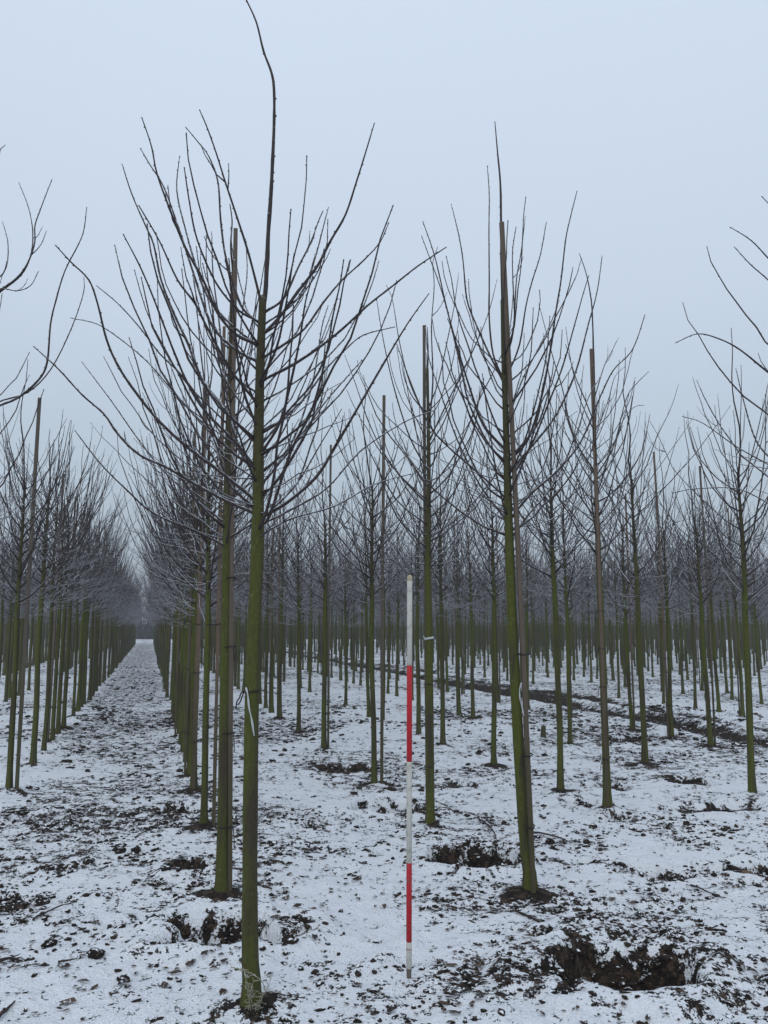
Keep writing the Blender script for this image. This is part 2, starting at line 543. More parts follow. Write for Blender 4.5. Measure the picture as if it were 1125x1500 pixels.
# ---------------------------------------------------------------- ground sheet
def axis_y():
    v = [2.2]
    while v[-1] < 340: v.append(v[-1] + max(.022, .0042 * v[-1]) if v[-1] < 120 else v[-1] * 1.05)
    return np.array([-300, -100, -30, -8, -2, 0, 1.2] + v)
def axis_x():
    v = [0.0]
    while v[-1] < 330:
        x = v[-1]
        v.append(x + (.024 if x < 2.6 else .024 + (x - 2.6) * .035))
    v = np.array(v)
    return np.concatenate([-v[:0:-1], v])
ax, ay = axis_x(), axis_y()
X, Y = np.meshgrid(ax, ay)
H, B = ground_fields(X.ravel(), Y.ravel())
# bare patches round the stems
for x, y in zip(TX, TY):
    if y < 16:
        i0, i1 = np.searchsorted(ay, [y - .5, y + .5]); j0, j1 = np.searchsorted(ax, [x - .5, x + .5])
        sub = np.ix_(range(i0, i1), range(j0, j1))
        Bm = B.reshape(X.shape); Hm = H.reshape(X.shape)
        r = np.hypot(X[sub] - x, Y[sub] - y)
        Bm[sub] = np.clip(Bm[sub] + (1.1 * fbm(X[sub] * 9, Y[sub] * 9, 2, 77) - .05) * np.exp(-(r / .15) ** 2), 0, 1)
        Hm[sub] = Hm[sub] + .045 * np.exp(-(r / .13) ** 2)
nx, ny = len(ax), len(ay)
ii, jj = np.meshgrid(np.arange(ny - 1), np.arange(nx - 1), indexing='ij')
q = np.stack([ii * nx + jj, ii * nx + jj + 1, (ii + 1) * nx + jj + 1, (ii + 1) * nx + jj], -1).reshape(-1, 4)
g = MB(); g.add(np.stack([X.ravel(), Y.ravel(), H], 1), q)
gme = g.mesh('ground', [M_GROUND])
attr = gme.attributes.new('bare', 'FLOAT', 'POINT')
attr.data.foreach_set('value', B.astype(np.float32))
ground = tag(obj('ground', gme), kind='structure')

# ---------------------------------------------------------------- trees
def make_trunk(rnd, h_fork, h_top, r0, lean=0.0, sides=9, seg=16, name='trunk'):
    """straight nursery stem with root flare, knots and a tapering leader"""
    mb = MB()
    z = np.concatenate([[-.06, 0, .03, .07, .13, .22], np.linspace(.4, h_top, seg)])
    wx, wy = rnd.uniform(0, 6), rnd.uniform(0, 6)
    amp = rnd.uniform(.004, .012)
    P = np.stack([amp * np.sin(z * 1.7 + wx) + .004 * np.sin(z * 5 + wy), amp * np.cos(z * 1.4 + wy) + .004 * np.sin(z * 4 + wx), z], 1)
    P[:, :2] -= P[1, :2]
    R = np.where(z < h_fork, r0 * (1 - .16 * np.clip(z, 0, None) / h_fork), r0 * .84 * (1 - .62 * ((z - h_fork) / max(h_top - h_fork, .01))))
    R = R * (1 + .55 * np.exp(-np.clip(z, 0, 9) / .085))
    R = R * (1 + .03 * np.array([rnd.uniform(-1, 1) for _ in z]))
    tube(mb, P, R, sides)
    for _ in range(7):                               # pruned knots
        zz = rnd.uniform(.3, h_fork); a = rnd.uniform(0, 6.28)
        i = np.searchsorted(z, zz); c = P[i - 1] + (P[i] - P[i - 1]) * ((zz - z[i - 1]) / (z[i] - z[i - 1]))
        d = np.array([math.cos(a), math.sin(a), .3])
        bud(mb, c + d * R[i] * .85, rnd.uniform(.006, .011), 0, 1.1, d)
    f = lambda zz: np.array([np.interp(zz, z, P[:, 0]), np.interp(zz, z, P[:, 1]), zz])
    fr = lambda zz: float(np.interp(zz, z, R))
    return mb, f, fr

def grow_branch(rnd, start, az, el0, el1, length, n=8, wig=.135):
    P = [np.asarray(start, float)]
    for i in range(n):
        t = i / (n - 1)
        el = el0 + (el1 - el0) * t ** .75 + rnd.uniform(-wig, wig)
        a = az + rnd.uniform(-wig, wig) * 1.2
        st = length / n
        P.append(P[-1] + st * np.array([math.cos(a) * math.cos(el), math.sin(a) * math.cos(el), math.sin(el)]))
    return np.array(P)

def make_crown(rnd, f, fr, h_fork, h_top, leader_top, n_br, sides=5, buds=True, twigs=26, frosty=14, low=False, n=8, spread=1.0):
    mb = MB()
    # leader
    Lp = [f(h_top - .05)]
    k = 6
    for i in range(k):
        st = (leader_top - h_top) / k
        Lp.append(Lp[-1] + np.array([rnd.uniform(-.04, .04), rnd.uniform(-.04, .04), st]))
    Lp = smooth_line(Lp, 2)
    shoot(mb, Lp, fr(h_top) * .95, .0032, sides, 0, buds, rnd=rnd)
    mains = []
    az = rnd.uniform(0, 6.28)
    for i in range(n_br):
        t = (i + rnd.uniform(0, .8)) / n_br
        z = h_fork + (h_top - h_fork) * t ** .9
        az += 2.399 + rnd.uniform(-.5, .5)
        ln = (1.95 - .75 * t) * rnd.uniform(.5, 1.15) * spread
        el0 = math.radians(rnd.uniform(22, 48) + 12 * t)
        el1 = math.radians(rnd.uniform(68, 88))
        if rnd.random() < .18: el1 -= math.radians(24)
        P = grow_branch(rnd, f(z), az, el0, el1, ln, n)
        r0 = (.0100 - .003 * t) * rnd.uniform(.65, 1.12)
        shoot(mb, P, r0, .0026, sides, 0, buds, rnd=rnd)
        mains.append((P, r0))
    for i in range(twigs):
        P, r0 = rnd.choice(mains)
        j = rnd.randint(2, len(P) - 3)
        d = P[j + 1] - P[j]; a = math.atan2(d[1], d[0]) + rnd.choice((-1, 1)) * rnd.uniform(.4, 1.0)
        Q = grow_branch(rnd, P[j], a, math.radians(rnd.uniform(25, 55)), math.radians(rnd.uniform(60, 80)), rnd.uniform(.18, .6), 4)
        shoot(mb, Q, r0 * .45, .0018, max(3, sides - 2), 0, False, rnd=rnd)
    for i in range(frosty):                          # thin low shoots, white with hoar frost
        z = h_fork + rnd.uniform(-.16, .75); a = rnd.uniform(0, 6.28)
        Q = grow_branch(rnd, f(z), a, math.radians(rnd.uniform(0, 25)), math.radians(rnd.uniform(0, 40)), rnd.uniform(.4, 1.15), 6, .16)
        shoot(mb, Q, .0045, .0016, 4 if sides > 3 else 3, 1, False, rnd=rnd)
        for _ in range(4 if sides > 3 else 2):
            j = rnd.randint(1, 4)
            Q2 = grow_branch(rnd, Q[j], a + rnd.uniform(-1.1, 1.1), math.radians(rnd.uniform(-15, 45)), math.radians(rnd.uniform(0, 60)), rnd.uniform(.12, .4), 3, .2)
            shoot(mb, Q2, .0026, .0013, 3, 1, False, rnd=rnd)
    return mb

VARIANTS = []
for i in range(14):
    r = random.Random(100 + i)
    h_fork = r.uniform(1.88, 2.12); h_top = r.uniform(3.1, 3.55); lead = r.uniform(4.35, 5.1)
    tb, f, fr = make_trunk(r, h_fork, h_top, r.uniform(.031, .038))
    cb = make_crown(r, f, fr, h_fork, h_top, lead, r.randint(25, 38), twigs=42, frosty=18, spread=r.uniform(.75, 1.15))
    VARIANTS.append((tb.mesh('trunk', [M_TRUNK]), cb.mesh('crown', [M_BRANCH, M_TWIG])))

ORD = ['first', 'second', 'third', 'fourth', 'fifth', 'sixth', 'seventh', 'eighth', 'ninth', 'tenth', 'eleventh', 'twelfth']
ROWNAME = {-1: 'row left of the path', 0: 'row right of the path',
           1: 'second row right of path', 2: 'third row right of path', 3: 'fourth row right of path',
           4: 'last row before the ruts', 6: 'first row beyond the ruts'}
def row_name(k):
    if k in ROWNAME: return ROWNAME[k]
    if k < 0: return '%s row left of path' % ORD[-k - 1]
    return '%s row beyond the ruts' % (ORD[k - 6] if k - 6 < 12 else 'farthest')

# --- boughs drawn from the photograph for the nearest trees; pixels give directions, the trunk gives the distance
def interp_trunk(tr, y):
    t = sorted(tr, key=lambda p: p[1])
    return float(np.interp(y, [p[1] for p in t], [p[0] for p in t]))

def drawn_tree(t, name_label, trunk_px, r_prof, leader_px, lead_r, boughs, fill, seed, crown_z, stub=None, trunk_top_px=None):
    """a tree whose stem, leader and main boughs follow the photograph; every bough is a part of its own"""
    r = random.Random(seed)
    Y0 = t['y']
    zg = gz(t['x'], t['y'])
    root = empty('bare_tree', (t['x'], Y0, zg))
    tag(root, name_label, 'tree', 'nursery trees planted in rows')
    org = np.array([t['x'], Y0, zg])
    W = lambda px, py, dy=0: at_depth(px, py, Y0 + dy) - org
    P = smooth_line([W(*p) for p in trunk_px], 5)
    P[:, :2] += np.linspace(1, 0, len(P))[:, None] ** 2 * (np.array([0, 0]) - P[0, :2])
    # run the foot into the soil with a flare
    foot = np.array([[P[0][0], P[0][1], -.06], [P[0][0], P[0][1], .0], [P[0][0], P[0][1], .03], [P[0][0], P[0][1], .07], [P[0][0], P[0][1], .13]])
    body = P[P[:, 2] > .2]
    P = np.vstack([foot, body])
    R = np.interp(P[:, 2], [q[0] for q in r_prof], [q[1] for q in r_prof])
    R = R * (1 + .60 * np.exp(-np.clip(P[:, 2], 0, 9) / .09)) * (1 + .03 * np.array([r.uniform(-1, 1) for _ in R]))
    mb = MB(); tube(mb, P, R, 14)
    for _ in range(12):
        i = r.randint(6, len(P) - 2); a = r.uniform(0, 6.28); d = np.array([math.cos(a), math.sin(a), .3])
        bud(mb, P[i] + d * R[i] * .85, r.uniform(.006, .010), 0, 1.1, d)
    obj('trunk', mb.mesh('trunk', [M_TRUNK]), root)
    f = lambda z: np.array([np.interp(z, P[:, 2], P[:, 0]), np.interp(z, P[:, 2], P[:, 1]), z])
    fr = lambda z: float(np.interp(z, P[:, 2], R))
    if leader_px:
        Lp = smooth_line([W(*p) for p in leader_px], 4)
        mb = MB(); shoot(mb, Lp, lead_r, .0034, 8, 0, True, .07, r)
        obj('leader', mb.mesh('leader', [M_BRANCH]), root)
    for bi, (pts, dy, r0) in enumerate(boughs):
        p0 = pts[0]
        n = len(pts)
        # start on the stem's own axis a little below the first drawn point
        yb = p0[1] + 10
        xb = interp_trunk(trunk_px, yb)
        near = abs(xb - p0[0]) < 45
        px = ([(xb, yb)] if near else []) + list(pts)
        s = np.concatenate([[0], np.cumsum([math.dist(px[i], px[i + 1]) for i in range(len(px) - 1)])]); s /= s[-1]
        C = smooth_line([W(p[0], p[1], dy * (q ** 1.1)) for p, q in zip(px, s)], 4)
        if near:
            zz = C[0][2]; C[0] = f(zz)
        mb = MB(); shoot(mb, C, r0 * .84, .0026, 7, 0, True, .05, r, 1.15)
        # a few short side shoots
        for _ in range(r.randint(0, 2)):
            j = r.randint(len(C) // 4, int(len(C) * .66))
            d = C[j + 1] - C[j]; a = math.atan2(d[1], d[0]) + r.choice((-1, 1)) * r.uniform(.4, 1)
            Q = grow_branch(r, C[j], a, math.radians(40), math.radians(72), r.uniform(.08, .28), 4)
            shoot(mb, Q, r0 * .4, .002, 5, 0, True, .05, r)
        obj('branch', mb.mesh('branch', [M_BRANCH]), root)
    # boughs that point towards and away from the viewer
    z0, z1 = crown_z
    az = r.uniform(0, 6.28)
    for i in range(fill):
        tt = (i + r.random() * .8) / fill
        z = z0 + (z1 - z0) * tt
        az += 2.4 + r.uniform(-.4, .4)
        a = az
        C = grow_branch(r, f(z), a, math.radians(r.uniform(24, 48)), math.radians(r.uniform(66, 86)), (1.6 - .65 * tt) * r.uniform(.55, 1.1), 9)
        r0 = (.0082 - .0028 * tt) * r.uniform(.75, 1.1)
        mb = MB(); shoot(mb, C, r0, .0027, 6, 0, True, .06, r)
        obj('branch', mb.mesh('branch', [M_BRANCH]), root)
    mb = MB()
    for i in range(12):
        z = z0 + r.uniform(-.05, .5); a = r.uniform(0, 6.28)
        Q = grow_branch(r, f(z), a, math.radians(r.uniform(0, 30)), math.radians(r.uniform(10, 50)), r.uniform(.3, 1.0), 7, .15)
        shoot(mb, Q, .0042, .0016, 4, 0, False, rnd=r)
    tag(obj('twigs', mb.mesh('twigs', [M_TWIG]), root), 'thin frosted shoots low in the crown', kind='stuff')
    return root, f, fr

def z4(*p): return [(250 + a / 1.875, b / 1.875) for a, b in p]          # three reading windows on the photograph
def z3(*p): return [(a / 2.3077, 150 + b / 2.3077) for a, b in p]
def z5(*p): return [(600 + a / 2.1429, 150 + b / 2.1429) for a, b in p]

def find(k, b): return min((t for t in trees if t['k'] == k), key=lambda t: abs(t['b'] - b))
drawn = {}

T1 = find(0, 3.98)
T1_TR = [(362, 1475), (362, 1300), (367, 1000), (376, 790), (378, 650), (381, 540), (385, 434)]
T1_B = [
    (z4((262, 855), (310, 820), (350, 735), (385, 665), (405, 610), (418, 580)), .25, .0085),
    (z4((262, 910), (300, 870), (350, 800), (400, 735), (440, 660), (480, 590), (510, 500), (535, 420), (559, 340)), -.2, .0105),
    (z4((258, 890), (330, 840), (375, 775), (402, 690), (415, 640), (433, 570)), .45, .0075),
    (z4((265, 975), (320, 940), (370, 900), (420, 830), (470, 770), (530, 715), (575, 665), (599, 612)), .3, .0085),
    (z4((262, 1040), (330, 1005), (400, 960), (470, 905), (540, 840), (610, 785), (680, 730), (755, 680)), -.25, .0098),
    (z4((258, 1210), (310, 1150), (370, 1090), (430, 1010), (480, 960), (530, 920), (615, 898)), .55, .0075),
    (z4((252, 1420), (320, 1380), (400, 1310), (450, 1230), (520, 1110), (590, 990), (650, 890), (708, 808)), -.15, .0115),
    (z4((255, 1235), (300, 1160), (330, 1050), (355, 930), (370, 830), (390, 760)), -.55, .0095),
    (z4((270, 1420), (330, 1240), (390, 1120), (430, 960), (445, 870), (465, 780), (475, 715)), -.5, .0095),
    (z4((268, 1310), (340, 1200), (390, 1050), (415, 900), (432, 840)), .6, .008),
    (z4((258, 1320), (340, 1220), (420, 1110), (480, 1040), (525, 990)), .4, .008),
    (z4((252, 1440), (330, 1400), (430, 1340), (520, 1240), (640, 1160), (720, 1128)), .5, .007),
    (z4((250, 1470), (330, 1425), (450, 1390), (560, 1330), (660, 1302)), .7, .006),
    (z4((246, 890), (200, 850), (175, 790), (150, 700), (137, 600), (130, 500), (105, 430), (75, 390), (42, 350)), .25, .009),
    (z4((248, 830), (215, 700), (180, 590), (150, 500), (125, 420), (100, 350), (80, 303)), -.25, .0085),
    ([(375, 504), (346, 490), (319, 459), (298, 411), (271, 362), (250, 310), (230, 255), (222, 215), (208, 173)], -.3, .0105),
    ([(377, 530), (345, 512), (310, 476), (285, 405), (262, 335), (240, 274), (220, 242), (206, 218)], .35, .0095),
    ([(376, 650), (340, 612), (299, 562), (277, 507), (256, 462), (236, 410), (225, 358), (212, 328), (193, 284), (179, 241)], .3, .0105),
    ([(376, 590), (338, 542), (303, 479), (286, 445), (260, 410), (234, 354), (204, 302)], -.5, .0095),
    ([(374, 505), (329, 466), (303, 432), (288, 393), (273, 341), (259, 280), (263, 229)], .55, .0085),
    ([(377, 470), (350, 455), (320, 420), (300, 380), (286, 341), (277, 293), (270, 246)], -.45, .0075),
    ([(378, 692), (347, 650), (303, 605), (277, 566), (256, 518), (238, 471), (221, 427), (204, 388), (181, 344)], -.35, .0095),
    ([(368, 728), (321, 690), (277, 657), (234, 618), (199, 575), (173, 536), (156, 497), (143, 445), (130, 410), (104, 384), (82, 360)], -.4, .0115),
    ([(372, 752), (338, 737), (295, 714), (243, 684), (204, 666), (173, 636), (152, 606), (121, 579), (86, 541), (50, 508)], -.15, .0108),
    ([(374, 700), (345, 640), (330, 560), (322, 480), (312, 400), (310, 340)], .6, .0085),
    ([(376, 625), (356, 570), (345, 500), (340, 430), (330, 380)], -.5, .0085),
    ([(380, 560), (405, 510), (420, 440), (428, 390), (431, 372)], -.6, .008),
]
root, f1, fr1 = drawn_tree(T1, 'nearest and tallest bare tree, mossy stem, standing in snow left of the striped pole', T1_TR,
           [(0, .037), (2.1, .031), (2.6, .026), (3.3, .019)],
           z4((252, 850), (260, 805), (265, 720), (268, 640), (275, 540), (280, 440), (284, 340), (284, 250), (277, 200), (255, 140), (235, 60), (208, 0), (202, -18)), .0125,
           T1_B, 24, 1, (2.15, 3.2))
drawn[id(T1)] = root

T2 = find(0, 5.57)
T2_TR = [(328, 1312), (330, 1100), (333, 800), (336, 600), (339, 470), (340, 430)]
T2_B = [
    ([(335, 690), (299, 600), (269, 553), (234, 518), (204, 479), (173, 445), (142, 419)], -.4, .010),
    ([(333, 802), (290, 780), (225, 752), (186, 718), (147, 679), (110, 631)], -.5, .0105),
    ([(334, 720), (312, 640), (277, 600), (251, 570), (217, 531), (182, 501), (143, 475), (104, 466)], .4, .0095),
    ([(334, 770), (290, 735), (240, 690), (200, 640), (165, 590), (120, 530)], .3, .0095),
    ([(335, 650), (310, 610), (297, 540), (290, 470), (285, 410)], .4, .0085),
    ([(337, 560), (320, 520), (312, 460), (303, 395), (302, 345)], -.3, .0075),
    ([(337, 540), (350, 500), (356, 450), (362, 400), (360, 350)], .4, .0075),
    ([(334, 740), (370, 690), (410, 640), (440, 575), (470, 500), (492, 440)], .5, .009),
    ([(333, 790), (380, 760), (430, 715), (470, 650), (500, 600)], -.3, .009),
]
root, f2, fr2 = drawn_tree(T2, 'mossy tree tied to a tall pinkish lath just behind the nearest tree', T2_TR,
           [(0, .036), (2.1, .030), (3.0, .022), (3.9, .012)],
           [(340, 440), (341, 400), (338, 360), (340, 325), (337, 300)], .009, T2_B, 26, 2, (2.2, 3.6))
drawn[id(T2)] = root

T3 = find(1, 5.06)
T3_TR = [(770, 1312), (760, 1170), (750, 960), (744, 780), (741, 640), (738, 530), (736, 440)]
T3_B = [
    (z5((290, 860), (262, 790), (250, 680), (250, 560), (249, 400), (250, 290), (244, 200)), .2, .0085),
    (z5((305, 800), (328, 690), (325, 580), (323, 470), (334, 392)), -.3, .007),
    (z5((300, 810), (325, 720), (335, 560), (350, 470), (363, 358)), .4, .0078),
    (z5((310, 850), (345, 760), (365, 640), (385, 560), (410, 480), (429, 378)), -.2, .008),
    (z5((312, 1125), (370, 1060), (410, 940), (440, 790), (460, 650), (475, 560), (490, 430), (505, 360), (525, 280)), -.3, .0115),
    (z5((290, 1080), (230, 1010), (190, 900), (150, 770), (115, 640), (95, 550), (75, 470), (42, 375)), -.3, .011),
    (z5((290, 870), (250, 790), (210, 700), (180, 620), (168, 500), (155, 420), (131, 320)), .3, .0095),
    (z5((295, 1130), (240, 1060), (185, 940), (165, 850), (130, 700), (100, 590), (60, 480), (38, 420)), .4, .010),
    (z5((320, 1150), (400, 1060), (460, 980), (520, 850), (560, 700), (585, 610), (597, 540), (604, 482)), .3, .011),
    (z5((318, 1180), (380, 1080), (430, 960), (480, 830), (520, 690), (545, 600), (562, 545)), -.4, .0095),
    (z5((315, 1310), (380, 1230), (470, 1150), (540, 1060), (600, 920), (640, 840), (690, 790), (715, 740), (738, 668)), -.2, .0105),
    (z5((290, 1230), (200, 1150), (120, 1080), (60, 1010), (0, 870), (-40, 760)), -.3, .0095),
    (z5((300, 1400), (360, 1310), (450, 1200), (520, 1050), (560, 930), (600, 860)), .5, .009),
    (z5((295, 1300), (220, 1200), (150, 1060), (100, 920), (60, 800), (50, 700)), .5, .009),
    (z5((308, 1000), (350, 880), (390, 800), (440, 700), (470, 620)), .5, .0075),
]
root, f3, fr3 = drawn_tree(T3, 'tall bare tree leaning on a grey stake right of the striped pole', T3_TR,
           [(0, .038), (2.1, .031), (2.8, .024), (3.9, .014)],
           [(737, 450), (735, 390), (734, 330), (733, 270), (729, 225), (725, 179)], .0125, T3_B, 30, 3, (2.25, 3.6))
drawn[id(T3)] = root

T4 = find(1, 7.01)
T4_TR = [(630, 1208), (629, 1000), (627, 830), (628, 700), (627, 600), (626, 540)]
T4_B = [
    ([(627, 640), (634, 560), (632, 480), (636, 420), (634, 385), (641, 362)], .1, .010),
    ([(627, 690), (600, 640), (575, 560), (560, 490), (552, 440)], -.3, .0095),
    ([(627, 650), (660, 580), (690, 520), (715, 460), (728, 410)], .4, .0095),
    ([(627, 620), (600, 560), (585, 500), (575, 440), (566, 418)], .3, .008),
    ([(628, 720), (670, 660), (700, 590), (730, 530), (755, 470)], -.3, .010),
    ([(627, 740), (580, 690), (545, 630), (520, 560), (505, 520)], .3, .010),
    ([(627, 600), (642, 560), (655, 500), (665, 450), (672, 400)], .4, .0078),
    ([(628, 790), (680, 750), (730, 690), (770, 620)], .3, .009),
]
root, f4, fr4 = drawn_tree(T4, 'green stemmed tree with a white paper band directly behind the striped pole', T4_TR,
           [(0, .037), (2.1, .030), (2.9, .021), (3.8, .013)],
           [(626, 550), (627, 515), (626, 480)], .009, T4_B, 34, 4, (2.2, 3.7))
drawn[id(T4)] = root

T5 = find(2, 7.03)
T5_TR = [(887, 1190), (880, 950), (875, 800), (871, 650), (870, 560), (869, 515)]
T5_B = [
    (z5((580, 930), (610, 830), (630, 790), (655, 740)), .2, .0075),
    (z5((575, 1080), (600, 1000), (625, 930), (645, 860), (675, 830)), .5, .0085),
    (z5((582, 1180), (640, 1080), (680, 930), (715, 880), (750, 845)), -.3, .009),
    (z5((575, 1150), (530, 1080), (500, 1000), (480, 900), (450, 800), (405, 630)), .3, .010),
    (z5((577, 1000), (545, 920), (520, 860), (490, 760)), -.4, .0085),
    (z5((580, 1250), (630, 1150), (660, 1020), (700, 960), (735, 950)), .3, .0085),
    (z5((580, 1300), (530, 1230), (470, 1130), (430, 1020), (400, 900)), -.3, .0095),
]
root, f5, fr5 = drawn_tree(T5, 'bare tree with brown stake against its stem, front of third row right of path', T5_TR,
           [(0, .035), (2.1, .029), (2.9, .021), (3.7, .012)],
           z5((577, 790), (575, 700), (570, 620), (555, 540), (533, 475)), .009, T5_B, 30, 5, (2.2, 3.6))
drawn[id(T5)] = root

# trees just outside the frame whose boughs reach into it
T6 = find(2, 4.4)
u6 = 562.5 + FPX * T6['x'] / T6['y'] * .97
T6_TR = [(u6 + 12, 1330), (u6 + 4, 1000), (u6 - 8, 700), (u6 - 14, 520), (u6 - 16, 430)]
T6_B = [
    ([(u6 - 14, 600), (1150, 560), (1125, 545), (1085, 513), (1055, 497), (1022, 489), (990, 502)], -.2, .0098),
    ([(u6 - 14, 520), (1150, 440), (1125, 410), (1100, 388), (1076, 362)], .1, .0085),
    ([(u6 - 14, 500), (1155, 410), (1125, 378), (1100, 352), (1070, 333)], -.2, .0085),
    ([(u6 - 14, 470), (1160, 360), (1135, 310), (1116, 288)], .2, .008),
    ([(u6 - 12, 700), (1150, 690), (1110, 650), (1090, 590), (1078, 540)], .4, .009),
    ([(u6 - 8, 760), (1130, 740), (1080, 716), (1020, 716), (985, 722)], .5, .006),
    ([(u6 - 10, 720), (1140, 690), (1080, 655), (1030, 620), (1000, 610)], .4, .0065),
]
root, _, _ = drawn_tree(T6, 'tree beyond the right edge of the picture, only its arching boughs reach in', T6_TR,
           [(0, .036), (2.1, .030), (3.0, .02), (3.8, .012)], [(u6 - 16, 440), (u6 - 18, 350), (u6 - 18, 260)], .010, T6_B, 8, 6, (2.3, 3.5))
drawn[id(T6)] = root
T7 = min((t for t in trees if t['k'] == -1), key=lambda t: t['b'])
u7 = 562.5 + FPX * T7['x'] / T7['y'] * .985
T7_TR = [(u7 - 8, 1205), (u7 - 4, 1000), (u7 + 4, 760), (u7 + 10, 560), (u7 + 14, 400)]
T7_B = [
    ([(u7 + 8, 640), (-10, 600), (26, 583), (56, 557), (69, 531), (74, 475), (82, 440), (95, 397), (115, 358), (123, 336), (127, 304)], -.2, .0115),
    ([(u7 + 12, 470), (-10, 434), (26, 406), (43, 380), (51, 354), (51, 332), (58, 310), (76, 263)], .1, .010),
    ([(u7 + 12, 465), (-5, 432), (30, 404), (45, 374), (48, 340), (42, 305), (28, 268)], .3, .008),
    ([(u7 + 12, 455), (-5, 424), (25, 426), (45, 418), (56, 398)], -.2, .006),
    ([(u7 + 14, 420), (-12, 330), (-2, 230), (7, 213)], -.1, .008),
    ([(u7 + 8, 620), (-5, 590), (40, 575), (75, 540), (105, 480), (122, 430), (123, 406)], .4, .0085),
    ([(u7 + 14, 430), (5, 400), (12, 360), (4, 325)], .3, .007),
]
root, _, _ = drawn_tree(T7, 'tree beyond the left edge of the picture, only its curving boughs reach in', T7_TR,
           [(0, .036), (2.1, .030), (3.0, .02), (3.8, .012)], [(u7 + 14, 410), (u7 + 16, 330), (u7 + 16, 260)], .010, T7_B, 10, 7, (2.3, 3.5))
drawn[id(T7)] = root

# --- the other trees one can tell apart
LIMIT = 300
SPECIAL = {(1, 8.86): 'tree with a thin brown stake on its right, just left of the striped pole',
           (0, 7.41): 'mossy tree with a thin lath on its right, third from the front beside the path',
           (0, 9.02): 'tree hidden behind its brown stake, fourth from the front beside the path',
           (2, 7.94): 'slender green tree between the two staked trees on the right',
           (3, 7.28): 'green tree at the right edge with turquoise twine round its stem'}
count = len(drawn)
far_list = []
for t in trees:
    if id(t) in drawn:
        t['root'] = drawn[id(t)]; continue
    if count >= LIMIT:
        far_list.append(t); continue
    count += 1
    tm, cm = random.choice(VARIANTS)
    z = gz(t['x'], t['y'])
    root = empty('bare_tree', (t['x'], t['y'], z), random.uniform(0, 6.28))
    root.rotation_euler = (random.gauss(0, .010), random.gauss(0, .010), random.uniform(0, 6.28))
    s = random.uniform(.92, 1.06)
    root.scale = (s, s, s)
    obj('trunk', tm, root); obj('crown', cm, root)
    lab = None
    for (k, b), l in SPECIAL.items():
        if t['k'] == k and abs(t['b'] - b) < .03: lab = l
    if lab is None:
        if t['n'] <= 10 and t['k'] >= -1 and t['k'] <= 6:
            lab = 'bare slim tree, %s from the front in the %s' % (ORD[t['n'] - 1], row_name(t['k']))
        else:
            lab = 'bare slim tree far back in the %s' % row_name(t['k'])
    tag(root, lab, 'tree', 'nursery trees planted in rows')
    if 'far back' in lab: root['group'] = 'trees far back in ' + row_name(t['k'])
    t['root'] = root; t['scale'] = s

# --- stakes
def stake_mesh(rnd, h, w, d):
    mb = MB()
    z = np.concatenate([[-.12], np.linspace(0, h, 14)])
    bx, by = rnd.uniform(-.012, .012), rnd.uniform(-.012, .012)
    X0 = bx * np.sin(z / h * 3.1); Y0 = by * np.sin(z / h * 3.1)
    c = .22
    prof = np.array([[-1, -1 + c], [-1 + c, -1], [1 - c, -1], [1, -1 + c], [1, 1 - c], [1 - c, 1], [-1 + c, 1], [-1, 1 - c]])
    V = []
    for i in range(len(z)):
        j = 1 + rnd.uniform(-.05, .05)
        V.append(np.stack([X0[i] + prof[:, 0] * w * .5 * j, Y0[i] + prof[:, 1] * d * .5 * j, np.full(8, z[i])], 1))
    n = len(z); j = np.arange(8); j2 = (j + 1) % 8
    quads = np.concatenate([np.stack([i * 8 + j, i * 8 + j2, (i + 1) * 8 + j2, (i + 1) * 8 + j], 1) for i in range(n - 1)])
    V = np.concatenate(V)
    V = np.vstack([V, [[X0[-1], Y0[-1], h + rnd.uniform(0, .006)]]])
    tr = np.stack([(n - 1) * 8 + j, (n - 1) * 8 + j2, np.full(8, n * 8)], 1)
    mb.add(V, quads, tr)
    return mb.mesh('stake', [M_WOOD], smooth=False)

STAKES = [stake_mesh(random.Random(50 + i), h, w, d) for i, (h, w, d) in enumerate([(4.2, .028, .024), (3.9, .025, .022), (4.4, .028, .025), (3.6, .026, .022), (4.0, .024, .021)])]

def tie_mesh(dx, dy, rt, rs, rnd, tail=True):
    """rubber tie looped round stem and stake; origin on the stake axis, stem centre at (dx, dy)"""
    mb = MB()
    a = math.atan2(dy, dx); L_ = math.hypot(dx, dy)
    pts = []
    for i in range(9):
        th = math.pi / 2 + math.pi * i / 8
        pts.append((rs * math.cos(th), rs * math.sin(th)))
    for i in range(9):
        th = -math.pi / 2 + math.pi * i / 8
        pts.append((L_ + rt * math.cos(th), rt * math.sin(th)))
    pts.append(pts[0])
    P = np.array([[p[0] * math.cos(a) - p[1] * math.sin(a), p[0] * math.sin(a) + p[1] * math.cos(a), .004 * math.sin(i * .7)] for i, p in enumerate(pts)])
    tube(mb, P, np.full(len(P), .0042), 6, cap=False)
    if tail:
        c, s_ = math.cos(a + math.pi * .75), math.sin(a + math.pi * .75)
        q = np.array([c, s_, 0]) * rs
        ln = rnd.uniform(.05, .13)
        tube(mb, smooth_line([q, q + np.array([c * .03, s_ * .03 - .01, .004]), q + np.array([c * .05, s_ * .05 - .015, -ln * .5]), q + np.array([c * .055, s_ * .055 - .02, -ln])], 3),
             np.full(10, .0032), 5)
    return mb.mesh('tie', [M_TIE])

